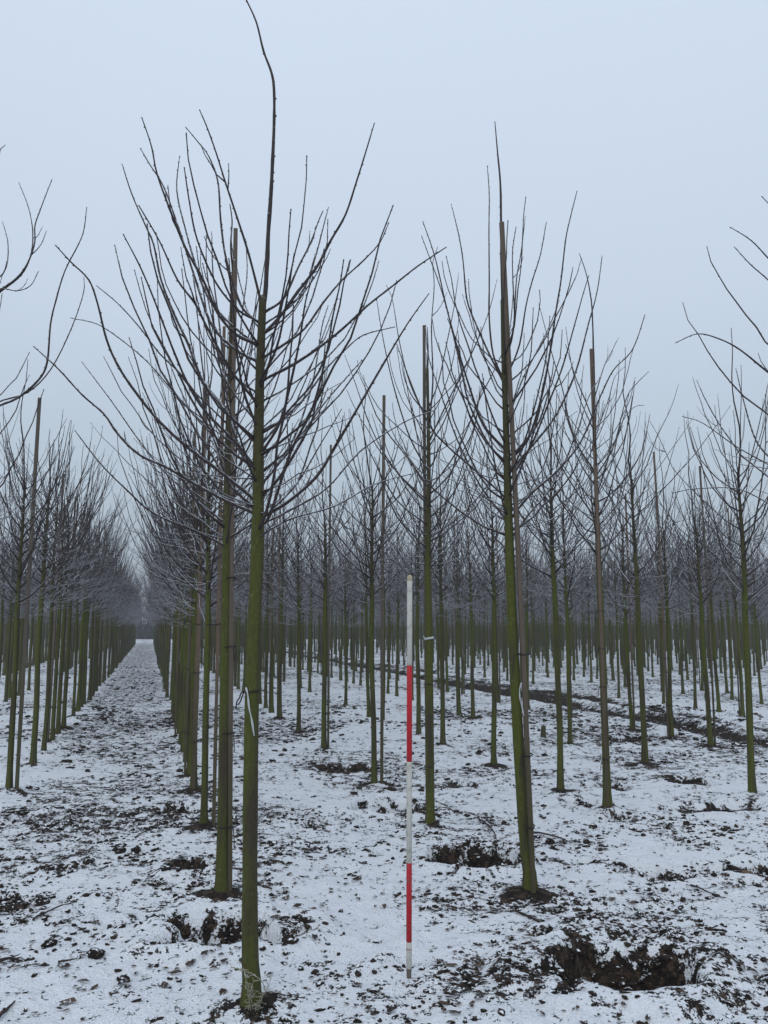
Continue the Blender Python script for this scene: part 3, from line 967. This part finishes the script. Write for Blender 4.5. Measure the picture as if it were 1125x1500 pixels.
def add_stake(t, me, dx, dy, label, tilt=(0, 0), ties=(), rt=.036, group='stakes tied to the trees', rz=None, tail=True):
    x, y = t['x'] + dx, t['y'] + dy
    o = empty('support_stake', (x, y, gz(x, y)))
    o.rotation_euler = (tilt[0], tilt[1], 0)
    b = obj('post', me, o)
    b.rotation_euler = (0, 0, random.uniform(-.3, .3) if rz is None else rz)
    tag(o, label, 'stake', group)
    for z in ties:
        dxx = -dx - z * math.sin(tilt[1]); dyy = -dy + z * math.sin(tilt[0])
        if math.hypot(dxx, dyy) < .075:
            obj('tie', tie_mesh(dxx, dyy, rt * (1.02 - .07 * z), .021, random, tail), o, (0, 0, z))
    return o

def mk(seed, h, w, d): return stake_mesh(random.Random(seed), h, w, d)
# the named ones
add_stake(T2, mk(1, 4.45, .029, .022), .055, -.012, 'tall pinkish lath tied to the tree right behind the nearest tree', (0, -.0165), (.42, 1.0, 1.55, 2.0), rz=.1)
add_stake(T3, mk(2, 4.5, .029, .024), .012, -.062, 'long grey stake tied in front of the tree right of the striped pole', (-.008, -.024), (.42, .86, 1.5), rt=.039, rz=.25)
add_stake(T4, mk(3, 4.5, .026, .022), -.02, .06, 'stake behind the white banded tree, its top showing above the crown', (.0, .0), (.5, 1.2), rz=.2)
add_stake(T5, mk(4, 4.35, .029, .024), -.014, -.056, 'brown stake in front of the tree in the third row right of the path', (0, 0), (.45, 1.1, 1.45, 1.8), rz=.2)
add_stake(find(0, 7.41), mk(5, 4.4, .030, .026), .085, .0, 'thin lath beside the third tree from the front along the path', (0, -.006), (.3, .75, 1.25, 1.7), rz=.2)
add_stake(find(0, 9.02), mk(6, 4.3, .044, .03), .005, -.056, 'brown stake covering the fourth tree from the front along the path', (0, 0), (.5, 1.2, 1.7), rz=.1)
add_stake(find(1, 8.86), mk(7, 4.3, .034, .028), .078, .0, 'brown stake leaning beside the tree just left of the striped pole', (0, .006), (.4, 1.1, 1.6), rz=.1)
add_stake(find(1, 11.55), mk(8, 4.3, .032, .028), .06, -.01, 'brown stake right of the fourth tree in the second row right of the path', (0, 0), (.5, 1.3), rz=.1)
add_stake(find(-1, 9.4), mk(9, 4.1, .036, .028), .085, -.02, 'pinkish lath beside the first tree at the left edge of the picture', (0, 0), (.5, 1.1, 1.8), rz=.2)
named = {id(T1), id(T2), id(T3), id(T4), id(T5), id(T6), id(T7), id(find(0, 7.41)), id(find(0, 9.02)), id(find(1, 8.86)), id(find(1, 11.55)), id(find(-1, 9.4)),
         id(find(2, 7.94)), id(find(3, 7.28)), id(find(2, 9.65)), id(find(3, 9.17)), id(find(2, 11.49))}
nst = 0
for t in trees:
    if 'root' not in t or id(t) in named: continue
    if random.random() > (.5 if t['k'] in (-1, 0, -2) else .34): continue
    a = random.uniform(0, 6.28); r = .058
    nst += 1
    if t['n'] <= 10 and -1 <= t['k'] <= 6:
        lab = 'thin wooden stake at the %s tree in the %s' % (ORD[t['n'] - 1], row_name(t['k']))
        grp = 'stakes tied to the trees'
    else:
        lab = 'thin wooden stake at a tree far back in the %s' % row_name(t['k'])
        grp = 'stakes far back in ' + row_name(t['k'])
    add_stake(t, random.choice(STAKES), r * math.cos(a), r * math.sin(a), lab, (random.gauss(0, .004), random.gauss(0, .004)),
              (.5, 1.2, 1.75) if t['y'] < 13 else (), group=grp, tail=t['y'] < 13)

# --- the rest of the plantation, too many and too far to count: one object, its trees set on points
kinds = bpy.data.collections.new('tree_kinds')
NK = 10
for i in range(NK):
    r = random.Random(900 + i)
    hf = r.uniform(1.85, 2.1); ht = r.uniform(3.1, 3.5)
    tb, f, fr = make_trunk(r, hf, ht, r.uniform(.033, .039), sides=6, seg=6)
    cb = make_crown(r, f, fr, hf, ht, r.uniform(4.3, 5.0), 32, sides=3, buds=False, twigs=60, frosty=26, n=5)
    for l in (cb.qm, cb.tm):
        for j in range(len(l)): l[j] = l[j] + 1
    tb.merge(cb)
    if i % 3 == 0:
        tube(tb, np.array([[.06, 0, 0], [.06, 0, 2.2], [.06, 0, 4.3]]), np.array([.018, .018, .018]), 4, 3)
    o = bpy.data.objects.new('tree_kind', tb.mesh('tree_kind', [M_TRUNK, M_BRANCH, M_TWIG, M_WOOD]))
    kinds.objects.link(o)
FX = np.array([t['x'] for t in far_list]); FY = np.array([t['y'] for t in far_list])
FH = ground_fields(FX, FY)[0]
pme = bpy.data.meshes.new('distant_plantation')
nf = len(far_list)
pme.vertices.add(nf); pme.vertices.foreach_set('co', np.stack([FX, FY, FH], 1).astype(np.float32).ravel())
at_ = pme.attributes.new('turn', 'FLOAT_VECTOR', 'POINT')
at_.data.foreach_set('vector', np.stack([rng.normal(0, .01, nf), rng.normal(0, .01, nf), rng.random(nf) * 6.28], 1).astype(np.float32).ravel())
at_ = pme.attributes.new('grow', 'FLOAT', 'POINT'); at_.data.foreach_set('value', rng.uniform(.92, 1.06, nf).astype(np.float32))
at_ = pme.attributes.new('kind', 'INT', 'POINT'); at_.data.foreach_set('value', rng.integers(0, NK, nf).astype(np.int32))
gn = bpy.data.node_groups.new('plant_trees', 'GeometryNodeTree')
gn.interface.new_socket('Geometry', in_out='INPUT', socket_type='NodeSocketGeometry')
gn.interface.new_socket('Geometry', in_out='OUTPUT', socket_type='NodeSocketGeometry')
gi, go = gn.nodes.new('NodeGroupInput'), gn.nodes.new('NodeGroupOutput')
ip = gn.nodes.new('GeometryNodeInstanceOnPoints')
ci = gn.nodes.new('GeometryNodeCollectionInfo'); ci.inputs['Collection'].default_value = kinds
ci.inputs['Separate Children'].default_value = True; ci.inputs['Reset Children'].default_value = True
def named_attr(nm, ty):
    x = gn.nodes.new('GeometryNodeInputNamedAttribute'); x.data_type = ty; x.inputs['Name'].default_value = nm
    return x.outputs['Attribute']
gn.links.new(gi.outputs[0], ip.inputs['Points']); gn.links.new(ci.outputs[0], ip.inputs['Instance'])
ip.inputs['Pick Instance'].default_value = True
gn.links.new(named_attr('kind', 'INT'), ip.inputs['Instance Index'])
e2r = gn.nodes.new('FunctionNodeEulerToRotation'); gn.links.new(named_attr('turn', 'FLOAT_VECTOR'), e2r.inputs[0])
gn.links.new(e2r.outputs[0], ip.inputs['Rotation'])
gn.links.new(named_attr('grow', 'FLOAT'), ip.inputs['Scale'])
gn.links.new(ip.outputs[0], go.inputs[0])
dp = tag(obj('distant_plantation', pme), 'hundreds of thin distant trees filling the field behind the near rows', 'plantation', kind='stuff')
dp.modifiers.new('plant_trees', 'NODES').node_group = gn

# --- tall woodland beyond the field
def wood_tree(seed):
    r = random.Random(seed)
    mb = MB()
    def limb(p, az, el, ln, rad, lvl):
        n = 4
        P = grow_branch(r, p, az, el, min(1.5, el + .35), ln, n, .16)
        tube(mb, P, np.linspace(rad, rad * .45, n + 1), 4 if lvl == 0 else 3, cap=False)
        if lvl < 3:
            for _ in range([9, 5, 5][lvl]):
                j = r.randint(1 if lvl else 2, n)
                limb(P[j], az + r.uniform(-1.3, 1.3) if lvl else r.uniform(0, 6.28), r.uniform(.35, 1.2), ln * r.uniform(.32, .55), max(.02, rad * .42), lvl + 1)
    limb(np.array([0, 0, -.2]), 0, 1.5, 7.5, .20, 0)
    return mb
WOOD = [wood_tree(300 + i) for i in range(5)]
wm = MB()
wl = []
for i in range(80):
    x = -70 + 195 * (i + random.random()) / 80
    y = 118 + 18 * random.random() - .10 * max(0, x)
    wl.append((x, y))
for x, y in wl:
    a = random.uniform(0, 6.28); s = random.uniform(.62, 1.0) * (1.12 if x > 20 else .9)
    c, sn = math.cos(a), math.sin(a)
    M = np.array([[c, -sn, 0], [sn, c, 0], [0, 0, 1]]) * s
    wm.merge(random.choice(WOOD), M, (x, y, gz(x, y)))
tag(obj('far_woodland', wm.mesh('far_woodland', [M_FARWOOD])), 'hazy grey belt of tall bare woodland on the horizon', 'woodland', kind='stuff')
# hedge at the woodland's foot: a bank of thin stems
hm = MB()
for i in range(11000):
    x = -75 + 200 * random.random(); y = 113 + 4 * random.random() - .10 * max(0, x)
    h = random.uniform(1.2, 4.2)
    P = np.array([[x, y, -.1], [x + random.gauss(0, .2), y + random.gauss(0, .2), h * .5], [x + random.gauss(0, .45), y + random.gauss(0, .4), h]])
    tube(hm, P, np.array([.06, .05, .035]), 3, cap=False)
tag(obj('far_hedge', hm.mesh('far_hedge', [M_FARWOOD])), 'dark low hedge along the far end of the field', 'hedge', kind='stuff')

# ---------------------------------------------------------------- ranging pole
pp = np.array(at_depth(599, 1430, on_ground(599, 1432)[1]))
pz = gz(pp[0], pp[1])
pole = empty('ranging_pole', (pp[0], pp[1], pz))
pole.rotation_euler = (0.0, math.radians(0.35), 0)
pole.scale = (1, 1, .965)
tag(pole, 'red and white striped surveying pole standing upright in the snow', 'pole')
def ring(z0, z1, r0, r1, m, name, label=None, seg=24, bevel=.0012):
    mb = MB()
    P = np.array([[0, 0, z0], [0, 0, z0 + bevel], [0, 0, z1 - bevel], [0, 0, z1]])
    tube(mb, P, np.array([r0 - bevel, r0, r1, r1 - bevel]), seg)
    o = obj(name, mb.mesh(name, [m]), pole)
    if label: o['label'] = label
RP = .0136
ring(-.10, .045, .003, RP * .98, M_SHOE, 'steel_shoe', 'muddy pointed steel foot')
ring(.0455, .17, RP, RP, M_WHITE, 'band', 'worn lowest band, paint rubbed to white')
ring(.135, .140, RP + .0006, RP + .0006, M_WORNRED, 'paint_line', 'thin red line')
ring(.1705, .55, RP, RP, M_WORNRED, 'band', 'lower red band')
ring(.5505, 1.05, RP, RP, M_WHITE, 'band', 'lower white band')
ring(1.0505, 1.54, RP, RP, M_RED, 'band', 'upper red band')
ring(1.5405, 1.985, RP, RP, M_WHITE, 'band', 'upper white band')
ring(1.9855, 2.012, RP * .98, RP * .96, M_TOP, 'end_cap', 'yellowed top end')

# ---------------------------------------------------------------- ribbons, twine, bands
def ribbon(name, pts, width, m, label, cat, nrm=(0, -1, 0), thick=.0012):
    """a thin strip with real thickness along the given line"""
    P = smooth_line(pts, 4); mb = MB()
    n = len(P); T = np.gradient(P, axis=0); T /= np.linalg.norm(T, axis=1)[:, None]
    Nn = np.asarray(nrm, float)
    V = []
    for i in range(n):
        tw = .5 * math.sin(i * .6)
        S = np.cross(T[i], Nn); S /= np.linalg.norm(S) + 1e-9
        S = S * math.cos(tw) + Nn * math.sin(tw)
        Q = np.cross(S, T[i])
        w = width * (.75 + .25 * math.sin(i * 1.1)) * .5
        V += [P[i] + S * w + Q * thick, P[i] - S * w + Q * thick, P[i] - S * w - Q * thick, P[i] + S * w - Q * thick]
    j = np.arange(4); j2 = (j + 1) % 4
    quads = np.concatenate([np.stack([i * 4 + j, i * 4 + j2, (i + 1) * 4 + j2, (i + 1) * 4 + j], 1) for i in range(n - 1)] + [np.array([[0, 3, 2, 1], [(n - 1) * 4, (n - 1) * 4 + 1, (n - 1) * 4 + 2, (n - 1) * 4 + 3]])])
    mb.add(np.array(V), quads)
    c = np.mean(P, 0)
    mb.v = [v - c for v in mb.v]
    return tag(obj(name, mb.mesh(name, [m]), loc=tuple(c)), label, cat)

def stem_axis(t, f, z):
    zg = gz(t['x'], t['y'])
    return np.array([t['x'], t['y'], zg]) + f(z)

def around(t, f, z, r, rr, m, name, label, cat, tilt=.0):
    c = stem_axis(t, f, z)
    mb = MB()
    P = np.array([[r * math.cos(a), r * math.sin(a), tilt * math.cos(a)] for a in np.linspace(0, 2 * math.pi, 20)])
    tube(mb, P, np.full(20, rr), 6, cap=False)
    return mb, c

# nearest tree: white ribbon and black tie
c = stem_axis(T1, f1, 1.37); r = fr1(1.37)
Yf = c[1] - r - .004
ribbon('plastic_ribbon', [c + np.array([-.024, -r - .0, .05]), c + np.array([-.014, -r - .006, .02]), c + np.array([-.006, -r - .007, -.04]), c + np.array([.008, -r - .006, -.1]), c + np.array([.020, -r - .003, -.17])], .010, M_PLASTIC,
       'white plastic ribbon hanging on the nearest tree at chest height', 'ribbon')
mb, cc = around(T1, f1, 1.40, fr1(1.40) + .003, .004, M_TIE, '', '', '', .004)
tube(mb, smooth_line([(-.034, -.012, 0), (-.048, -.02, -.008), (-.055, -.02, -.03), (-.066, -.02, -.045), (-.07, -.02, -.08)], 3), np.full(13, .0034), 5)
tube(mb, smooth_line([(-.034, -.012, 0), (-.042, -.022, -.02), (-.05, -.022, -.045), (-.062, -.022, -.06)], 3), np.full(10, .0034), 5)
tag(obj('tree_tie', mb.mesh('tree_tie', [M_TIE]), loc=tuple(cc)), 'black rubber tie with loose ends on the nearest tree stem', 'tie')
# tree right of the pole
c = stem_axis(T3, f3, 1.22)
cs = c + np.array([.022, -.092, 0])
ribbon('plastic_ribbon', [cs + np.array([.002, 0, .10]), cs + np.array([-.012, -.003, .06]), cs + np.array([-.012, -.004, 0]), cs + np.array([.0, -.003, -.05]), cs + np.array([.012, -.002, -.11])], .009, M_PLASTIC,
       'white plastic ribbon hanging on the grey stake right of the pole', 'ribbon')
# paper band
mb, cc = around(T4, f4, 1.60, fr4(1.6) + .004, .010, M_PLASTIC, '', '', '', .006)
tube(mb, np.array([[-.036, -.012, .0], [-.046, -.016, .012], [-.05, -.016, .022]]), np.array([.008, .006, .003]), 5)
tag(obj('paper_band', mb.mesh('paper_band', [M_PLASTIC]), loc=tuple(cc)), 'white band wrapped round the green stem behind the pole', 'band')
t = find(3, 7.28)
mb = MB(); P = np.array([[.037 * math.cos(a), .037 * math.sin(a), .004 * math.sin(a)] for a in np.linspace(0, 6.2832, 20)]); tube(mb, P, np.full(20, .004), 6, cap=False)
tube(mb, np.array([[.03, -.022, 0], [.05, -.03, .004], [.062, -.03, -.004]]), np.full(3, .003), 5)
tag(obj('garden_twine', mb.mesh('garden_twine', [M_TURQ]), loc=(t['x'], t['y'], gz(t['x'], t['y']) + 1.05)), 'turquoise twine tied round the stem at the right edge', 'twine')

# ---------------------------------------------------------------- short cut stump
x, y = on_ground(796, 1081)
z = gz(x, y)
st = empty('cut_stump', (x, y, z)); tag(st, 'short sawn off stem stub between the right hand trees', 'stump')
mb = MB(); tube(mb, np.array([[0, 0, -.06], [0, 0, 0], [0, .002, .08], [.004, 0, .158]]), np.array([.052, .045, .040, .038]), 12); obj('stem', mb.mesh('stem', [M_STUMP]), st)
mb = MB(); tube(mb, np.array([[.004, 0, .1585], [.004, 0, .168]]), np.array([.0375, .036]), 12); obj('cut_face', mb.mesh('cut_face', [M_WOOD]), st)

# ---------------------------------------------------------------- fallen sticks
def fallen(pxs, r, label, side=(), lift=.008):
    P = []
    for px, py in pxs:
        x, y = on_ground(px, py)
        P.append([x, y, gz(x, y) + lift])
    P = smooth_line(P, 4)
    P[:, 2] = [gz(p[0], p[1]) + lift + .004 * math.sin(i) for i, p in enumerate(P)]
    k = np.ones(5) / 5
    P[2:-2, 2] = np.convolve(P[:, 2], k, 'valid') + .006
    o = P[0].copy()
    mb = MB(); shoot(mb, P - o, r, r * .4, 6, 0, True, .09)
    for j, a, ln in side:
        i = int(j * (len(P) - 2)); d = P[i + 1] - P[i]; az = math.atan2(d[1], d[0]) + a
        shoot(mb, grow_branch(random, P[i] - o, az, .1, .25, ln, 4), r * .5, r * .25, 5, 0, False)
    tag(obj('fallen_stick', mb.mesh('fallen_stick', [M_DARKTWIG]), loc=tuple(o)), label, 'stick', 'sticks lying on the snow')
fallen([(748, 1338), (775, 1352), (800, 1366), (826, 1376)], .006, 'thin curved stick on the snow between the staked tree and the large hole', ((.75, .5, .06),))
fallen([(838, 1388), (858, 1405), (872, 1425), (886, 1445), (901, 1462)], .009, 'dark root like stick lying across the large dug hole', ((.35, .5, .12), (.2, -.5, .06)))
fallen([(782, 1222), (810, 1228), (836, 1236)], .008, 'dark stick right of the grey staked tree', ((.5, .4, .08),))
fallen([(1012, 1296), (1035, 1307), (1060, 1320)], .006, 'thin stick near the right edge above the large hole')
fallen([(198, 1228), (212, 1222), (232, 1212), (238, 1206)], .006, 'short stick on the path left of the leaning laths', ((.8, .7, .05),))
fallen([(128, 1198), (148, 1198), (162, 1199)], .007, 'straight stick lying across the path')
fallen([(0, 1414), (16, 1410), (32, 1415)], .008, 'stick at the left edge of the foreground', ((.5, .5, .06),))
fallen([(-4, 1492), (8, 1484), (20, 1477)], .009, 'thick short stick in the bottom left corner')
fallen([(85, 1416), (98, 1414), (112, 1412)], .006, 'small bent twig in the left foreground')
fallen([(700, 1198), (712, 1208), (722, 1218), (728, 1232)], .008, 'hooked stick beside the second dug hole', ((.5, .6, .09),))
fallen([(48, 1357), (62, 1349), (80, 1341), (108, 1330)], .006, 'long thin twig in the snow left of the path')

# ---------------------------------------------------------------- clods, leaves
PHI = (1 + 5 ** .5) / 2
ICO = np.array([[-1, PHI, 0], [1, PHI, 0], [-1, -PHI, 0], [1, -PHI, 0], [0, -1, PHI], [0, 1, PHI], [0, -1, -PHI], [0, 1, -PHI], [PHI, 0, -1], [PHI, 0, 1], [-PHI, 0, -1], [-PHI, 0, 1]]) / math.hypot(1, PHI)
ICO_F = np.array([[0, 11, 5], [0, 5, 1], [0, 1, 7], [0, 7, 10], [0, 10, 11], [1, 5, 9], [5, 11, 4], [11, 10, 2], [10, 7, 6], [7, 1, 8], [3, 9, 4], [3, 4, 2], [3, 2, 6], [3, 6, 8], [3, 8, 9], [4, 9, 5], [2, 4, 11], [6, 2, 10], [8, 6, 7], [9, 8, 1]])
def wedge_points(n, y0, y1, power=1.0):
    y = y0 * (y1 / y0) ** rng.random(n) if power == 0 else np.sqrt(y0 ** 2 + (y1 ** 2 - y0 ** 2) * rng.random(n))
    x = (rng.random(n) * 2 - 1) * (.50 * y + .5)
    return x, y

def scatter_clods():
    xs, ys = [], []
    for n, a, b in ((46000, 2.9, 8), (36000, 8, 18), (20000, 18, 36)):
        x, y = wedge_points(n, a, b)
        h, br = ground_fields(x, y)
        cl = fbm(x * 3.3, y * 3.3, 3, 91)
        keep = rng.random(n) < np.clip((br - .06) * 1.2, 0.03, 1) * np.clip((cl - .36) * 4.2, .05, 1)
        xs.append(x[keep]); ys.append(y[keep])
    x = np.concatenate(xs); y = np.concatenate(ys)
    n = len(x)
    h, br = ground_fields(x, y)
    size = np.exp(rng.normal(math.log(.0088), .68, n)) * (1 + .55 * br) * np.clip(y / 9, .9, 1.7)
    size = np.minimum(np.clip(size, .0035, .05), np.where(br > .7, .032, np.clip(.004 * y, .016, .05)))
    a = rng.random(n) * 6.283
    V = ICO[None] * (1 + .35 * rng.normal(size=(n, 12, 1)) * .6)
    sx = rng.uniform(.8, 1.7, n); sy = rng.uniform(.6, 1.1, n); sz = rng.uniform(.35, .8, n)
    V = V * np.stack([sx, sy, sz], 1)[:, None, :]
    c, s = np.cos(a)[:, None], np.sin(a)[:, None]
    Vx = V[:, :, 0] * c - V[:, :, 1] * s; Vy = V[:, :, 0] * s + V[:, :, 1] * c
    V = np.stack([Vx, Vy, V[:, :, 2]], 2) * size[:, None, None]
    V = V + np.stack([x, y, h + size * .12], 1)[:, None, :]
    F = (ICO_F[None] + (np.arange(n) * 12)[:, None, None]).reshape(-1, 3)
    mb = MB(); mb.add(V.reshape(-1, 3), None, F)
    tag(obj('soil_clods', mb.mesh('soil_clods', [M_CLOD], smooth=False)), 'countless dark frozen soil crumbs poking through the thin snow', 'soil', kind='stuff')
    return n
nc = scatter_clods()

def scatter_leaves():
    xs, ys = [], []
    for n, a, b in ((12000, 2.9, 8), (12000, 8, 20)):
        x, y = wedge_points(n, a, b)
        h, br = ground_fields(x, y)
        cl = fbm(x * 2.1 + 40, y * 2.1, 3, 97)
        keep = rng.random(n) < np.clip((cl - .38) * 3.2, .03, 1) * np.clip(.35 + br * .8, 0, 1)
        xs.append(x[keep]); ys.append(y[keep])
    x = np.concatenate(xs); y = np.concatenate(ys); n = len(x)
    h, br = ground_fields(x, y)
    L_ = np.clip(np.exp(rng.normal(math.log(.0155), .42, n)), .006, .036); Wd = L_ * rng.uniform(.3, .6, n)
    # 5-point curled blade: tip, two sides (raised), base, mid
    base = np.array([[-1, 0, .0], [-.25, 1, .35], [.45, .8, .4], [1, 0, .15], [.45, -.8, .3], [-.25, -1, .45], [0, 0, -.02]])
    tri = np.array([[0, 6, 1], [1, 6, 2], [2, 6, 3], [3, 6, 4], [4, 6, 5], [5, 6, 0]])
    V = base[None] + rng.normal(size=(n, 7, 3)) * .13
    V = V * np.stack([L_, Wd, L_ * rng.uniform(.25, .8, n)], 1)[:, None, :]
    a = rng.random(n) * 6.283; c, s = np.cos(a)[:, None], np.sin(a)[:, None]
    V = np.stack([V[:, :, 0] * c - V[:, :, 1] * s, V[:, :, 0] * s + V[:, :, 1] * c, V[:, :, 2]], 2)
    V = V + np.stack([x, y, h + .007], 1)[:, None, :]
    F = (tri[None] + (np.arange(n) * 7)[:, None, None]).reshape(-1, 3)
    mb = MB(); mb.add(V.reshape(-1, 3), None, F)
    tag(obj('leaf_litter', mb.mesh('leaf_litter', [M_LEAF], smooth=False)), 'curled dead brown leaves scattered over the snowy ground', 'leaves', kind='stuff')
scatter_leaves()

# larger lumps one can pick out
def big_clod(px, py, r, label, m=M_CLOD, sq=(1.3, 1, .8)):
    x, y = on_ground(px, py)
    rr = random.Random(int(px * 7 + py))
    import bmesh
    bm = bmesh.new(); bmesh.ops.create_icosphere(bm, subdivisions=3, radius=1)
    o3 = Vector((rr.uniform(0, 50), rr.uniform(0, 50), rr.uniform(0, 50)))
    from mathutils import noise as mn
    for v in bm.verts:
        k = 1 + .38 * mn.noise(v.co * 1.4 + o3) + .20 * mn.noise(v.co * 3.4 + o3) + .08 * mn.noise(v.co * 8 + o3)
        v.co = Vector((v.co.x * sq[0], v.co.y * sq[1], v.co.z * sq[2])) * k * r
    me = bpy.data.meshes.new('soil_lump'); bm.to_mesh(me); bm.free()
    me.materials.append(m)
    o = obj('soil_lump', me, loc=(x, y, gz(x, y) + r * .25)); o.rotation_euler = (rr.uniform(-.3, .3), rr.uniform(-.3, .3), rr.uniform(0, 6.28))
    tag(o, label, 'soil lump', 'frozen lumps of soil')
big_clod(992, 1432, .036, 'pale tan soil lump on the right rim of the large hole', M_STONE)
big_clod(935, 1412, .05, 'largest brown lump inside the large hole', M_STONE, (1.1, 1, .9))
big_clod(842, 1392, .022, 'round dark lump at the upper left of the large hole')
big_clod(424, 1390, .035, 'dark frosty lump right of the nearest tree foot')
big_clod(748, 1262, .045, 'dark lump between the second hole and the staked tree')
big_clod(1090, 1266, .04, 'brown lump by the hole at the right edge', M_STONE)
big_clod(176, 1252, .035, 'pointed dark clod on the path, left of its twin')
big_clod(199, 1252, .034, 'rounded dark clod on the path, right of its twin')
big_clod(140, 1404, .036, 'grey brown clod in the middle of the left foreground')
big_clod(72, 1388, .03, 'upright dark clod left of the grey brown one')
big_clod(181, 1440, .026, 'small dark peaked clod near the bottom left')
big_clod(806, 1236, .034, 'dark clod in the snow right of the grey stake')
big_clod(62, 1327, .034, 'dark clod toward the left edge of the foreground')
big_clod(548, 1380, .02, 'small dark clod left of the pole foot')
big_clod(758, 1428, .018, 'small dark clod left of the large hole')

# ---------------------------------------------------------------- frosted weed at the foot of the nearest tree
r = random.Random(5)
wx, wy = T1['x'] + .012, T1['y'] - .065
weed = empty('frosted_weed', (wx, wy, gz(wx, wy)))
tag(weed, 'small pale frosted weed against the foot of the nearest tree', 'weed')
for i in range(6):
    mb = MB()
    az = r.uniform(0, 6.28); P = grow_branch(r, (r.uniform(-.02, .02), r.uniform(-.012, .012), -.01), az, 1.35, r.uniform(.7, 1.35), r.uniform(.14, .26), 7, .15)
    shoot(mb, P, .0020, .0011, 5, 0, False, rnd=r)
    for j in range(1, len(P)):
        for _ in range(3):
            Q = grow_branch(r, P[j], r.uniform(0, 6.28), r.uniform(-.2, .8), r.uniform(-.3, .6), r.uniform(.015, .04), 3, .3)
            shoot(mb, Q, .0016, .0011, 4, 0, False, rnd=r)
    obj('stem', mb.mesh('stem', [M_WEED]), weed)
mb = MB(); P = smooth_line([(-.10, .03, .20), (-.05, .0, .20), (0, -.005, .185), (.045, 0, .15), (.06, .01, .10)], 4)
shoot(mb, P, .0026, .0018, 5, 0, True, .03, r); obj('stem', mb.mesh('stem', [M_WEED]), weed)

# ---------------------------------------------------------------- winter haze
import bmesh
bm = bmesh.new(); bmesh.ops.create_cube(bm, size=1)
for v in bm.verts:
    v.co = Vector((v.co.x * 700, v.co.y * 700 + 10, -1.3 + (v.co.z + .5) * 22.3))
me = bpy.data.meshes.new('haze'); bm.to_mesh(me); bm.free()
hz, n, p = mat('winter_haze')
n.nodes.remove(p)
pv = n.nodes.new('ShaderNodeVolumePrincipled')
pv.inputs['Color'].default_value = (0.90, 0.93, 0.97, 1)
pv.inputs['Density'].default_value = 0.0015
n.links.new(pv.outputs[0], n.nodes['Material Output'].inputs['Volume'])
me.materials.append(hz)
tag(obj('haze', me), 'thin cold winter haze over the whole field', 'haze', kind='stuff')
print('TREES', len(trees), 'near', count, 'far', len(far_list), 'stakes', nst, 'clods', nc, 'ground', nx * ny, 'wood', sum(len(x) for x in wm.t) + 2 * sum(len(x) for x in wm.q))
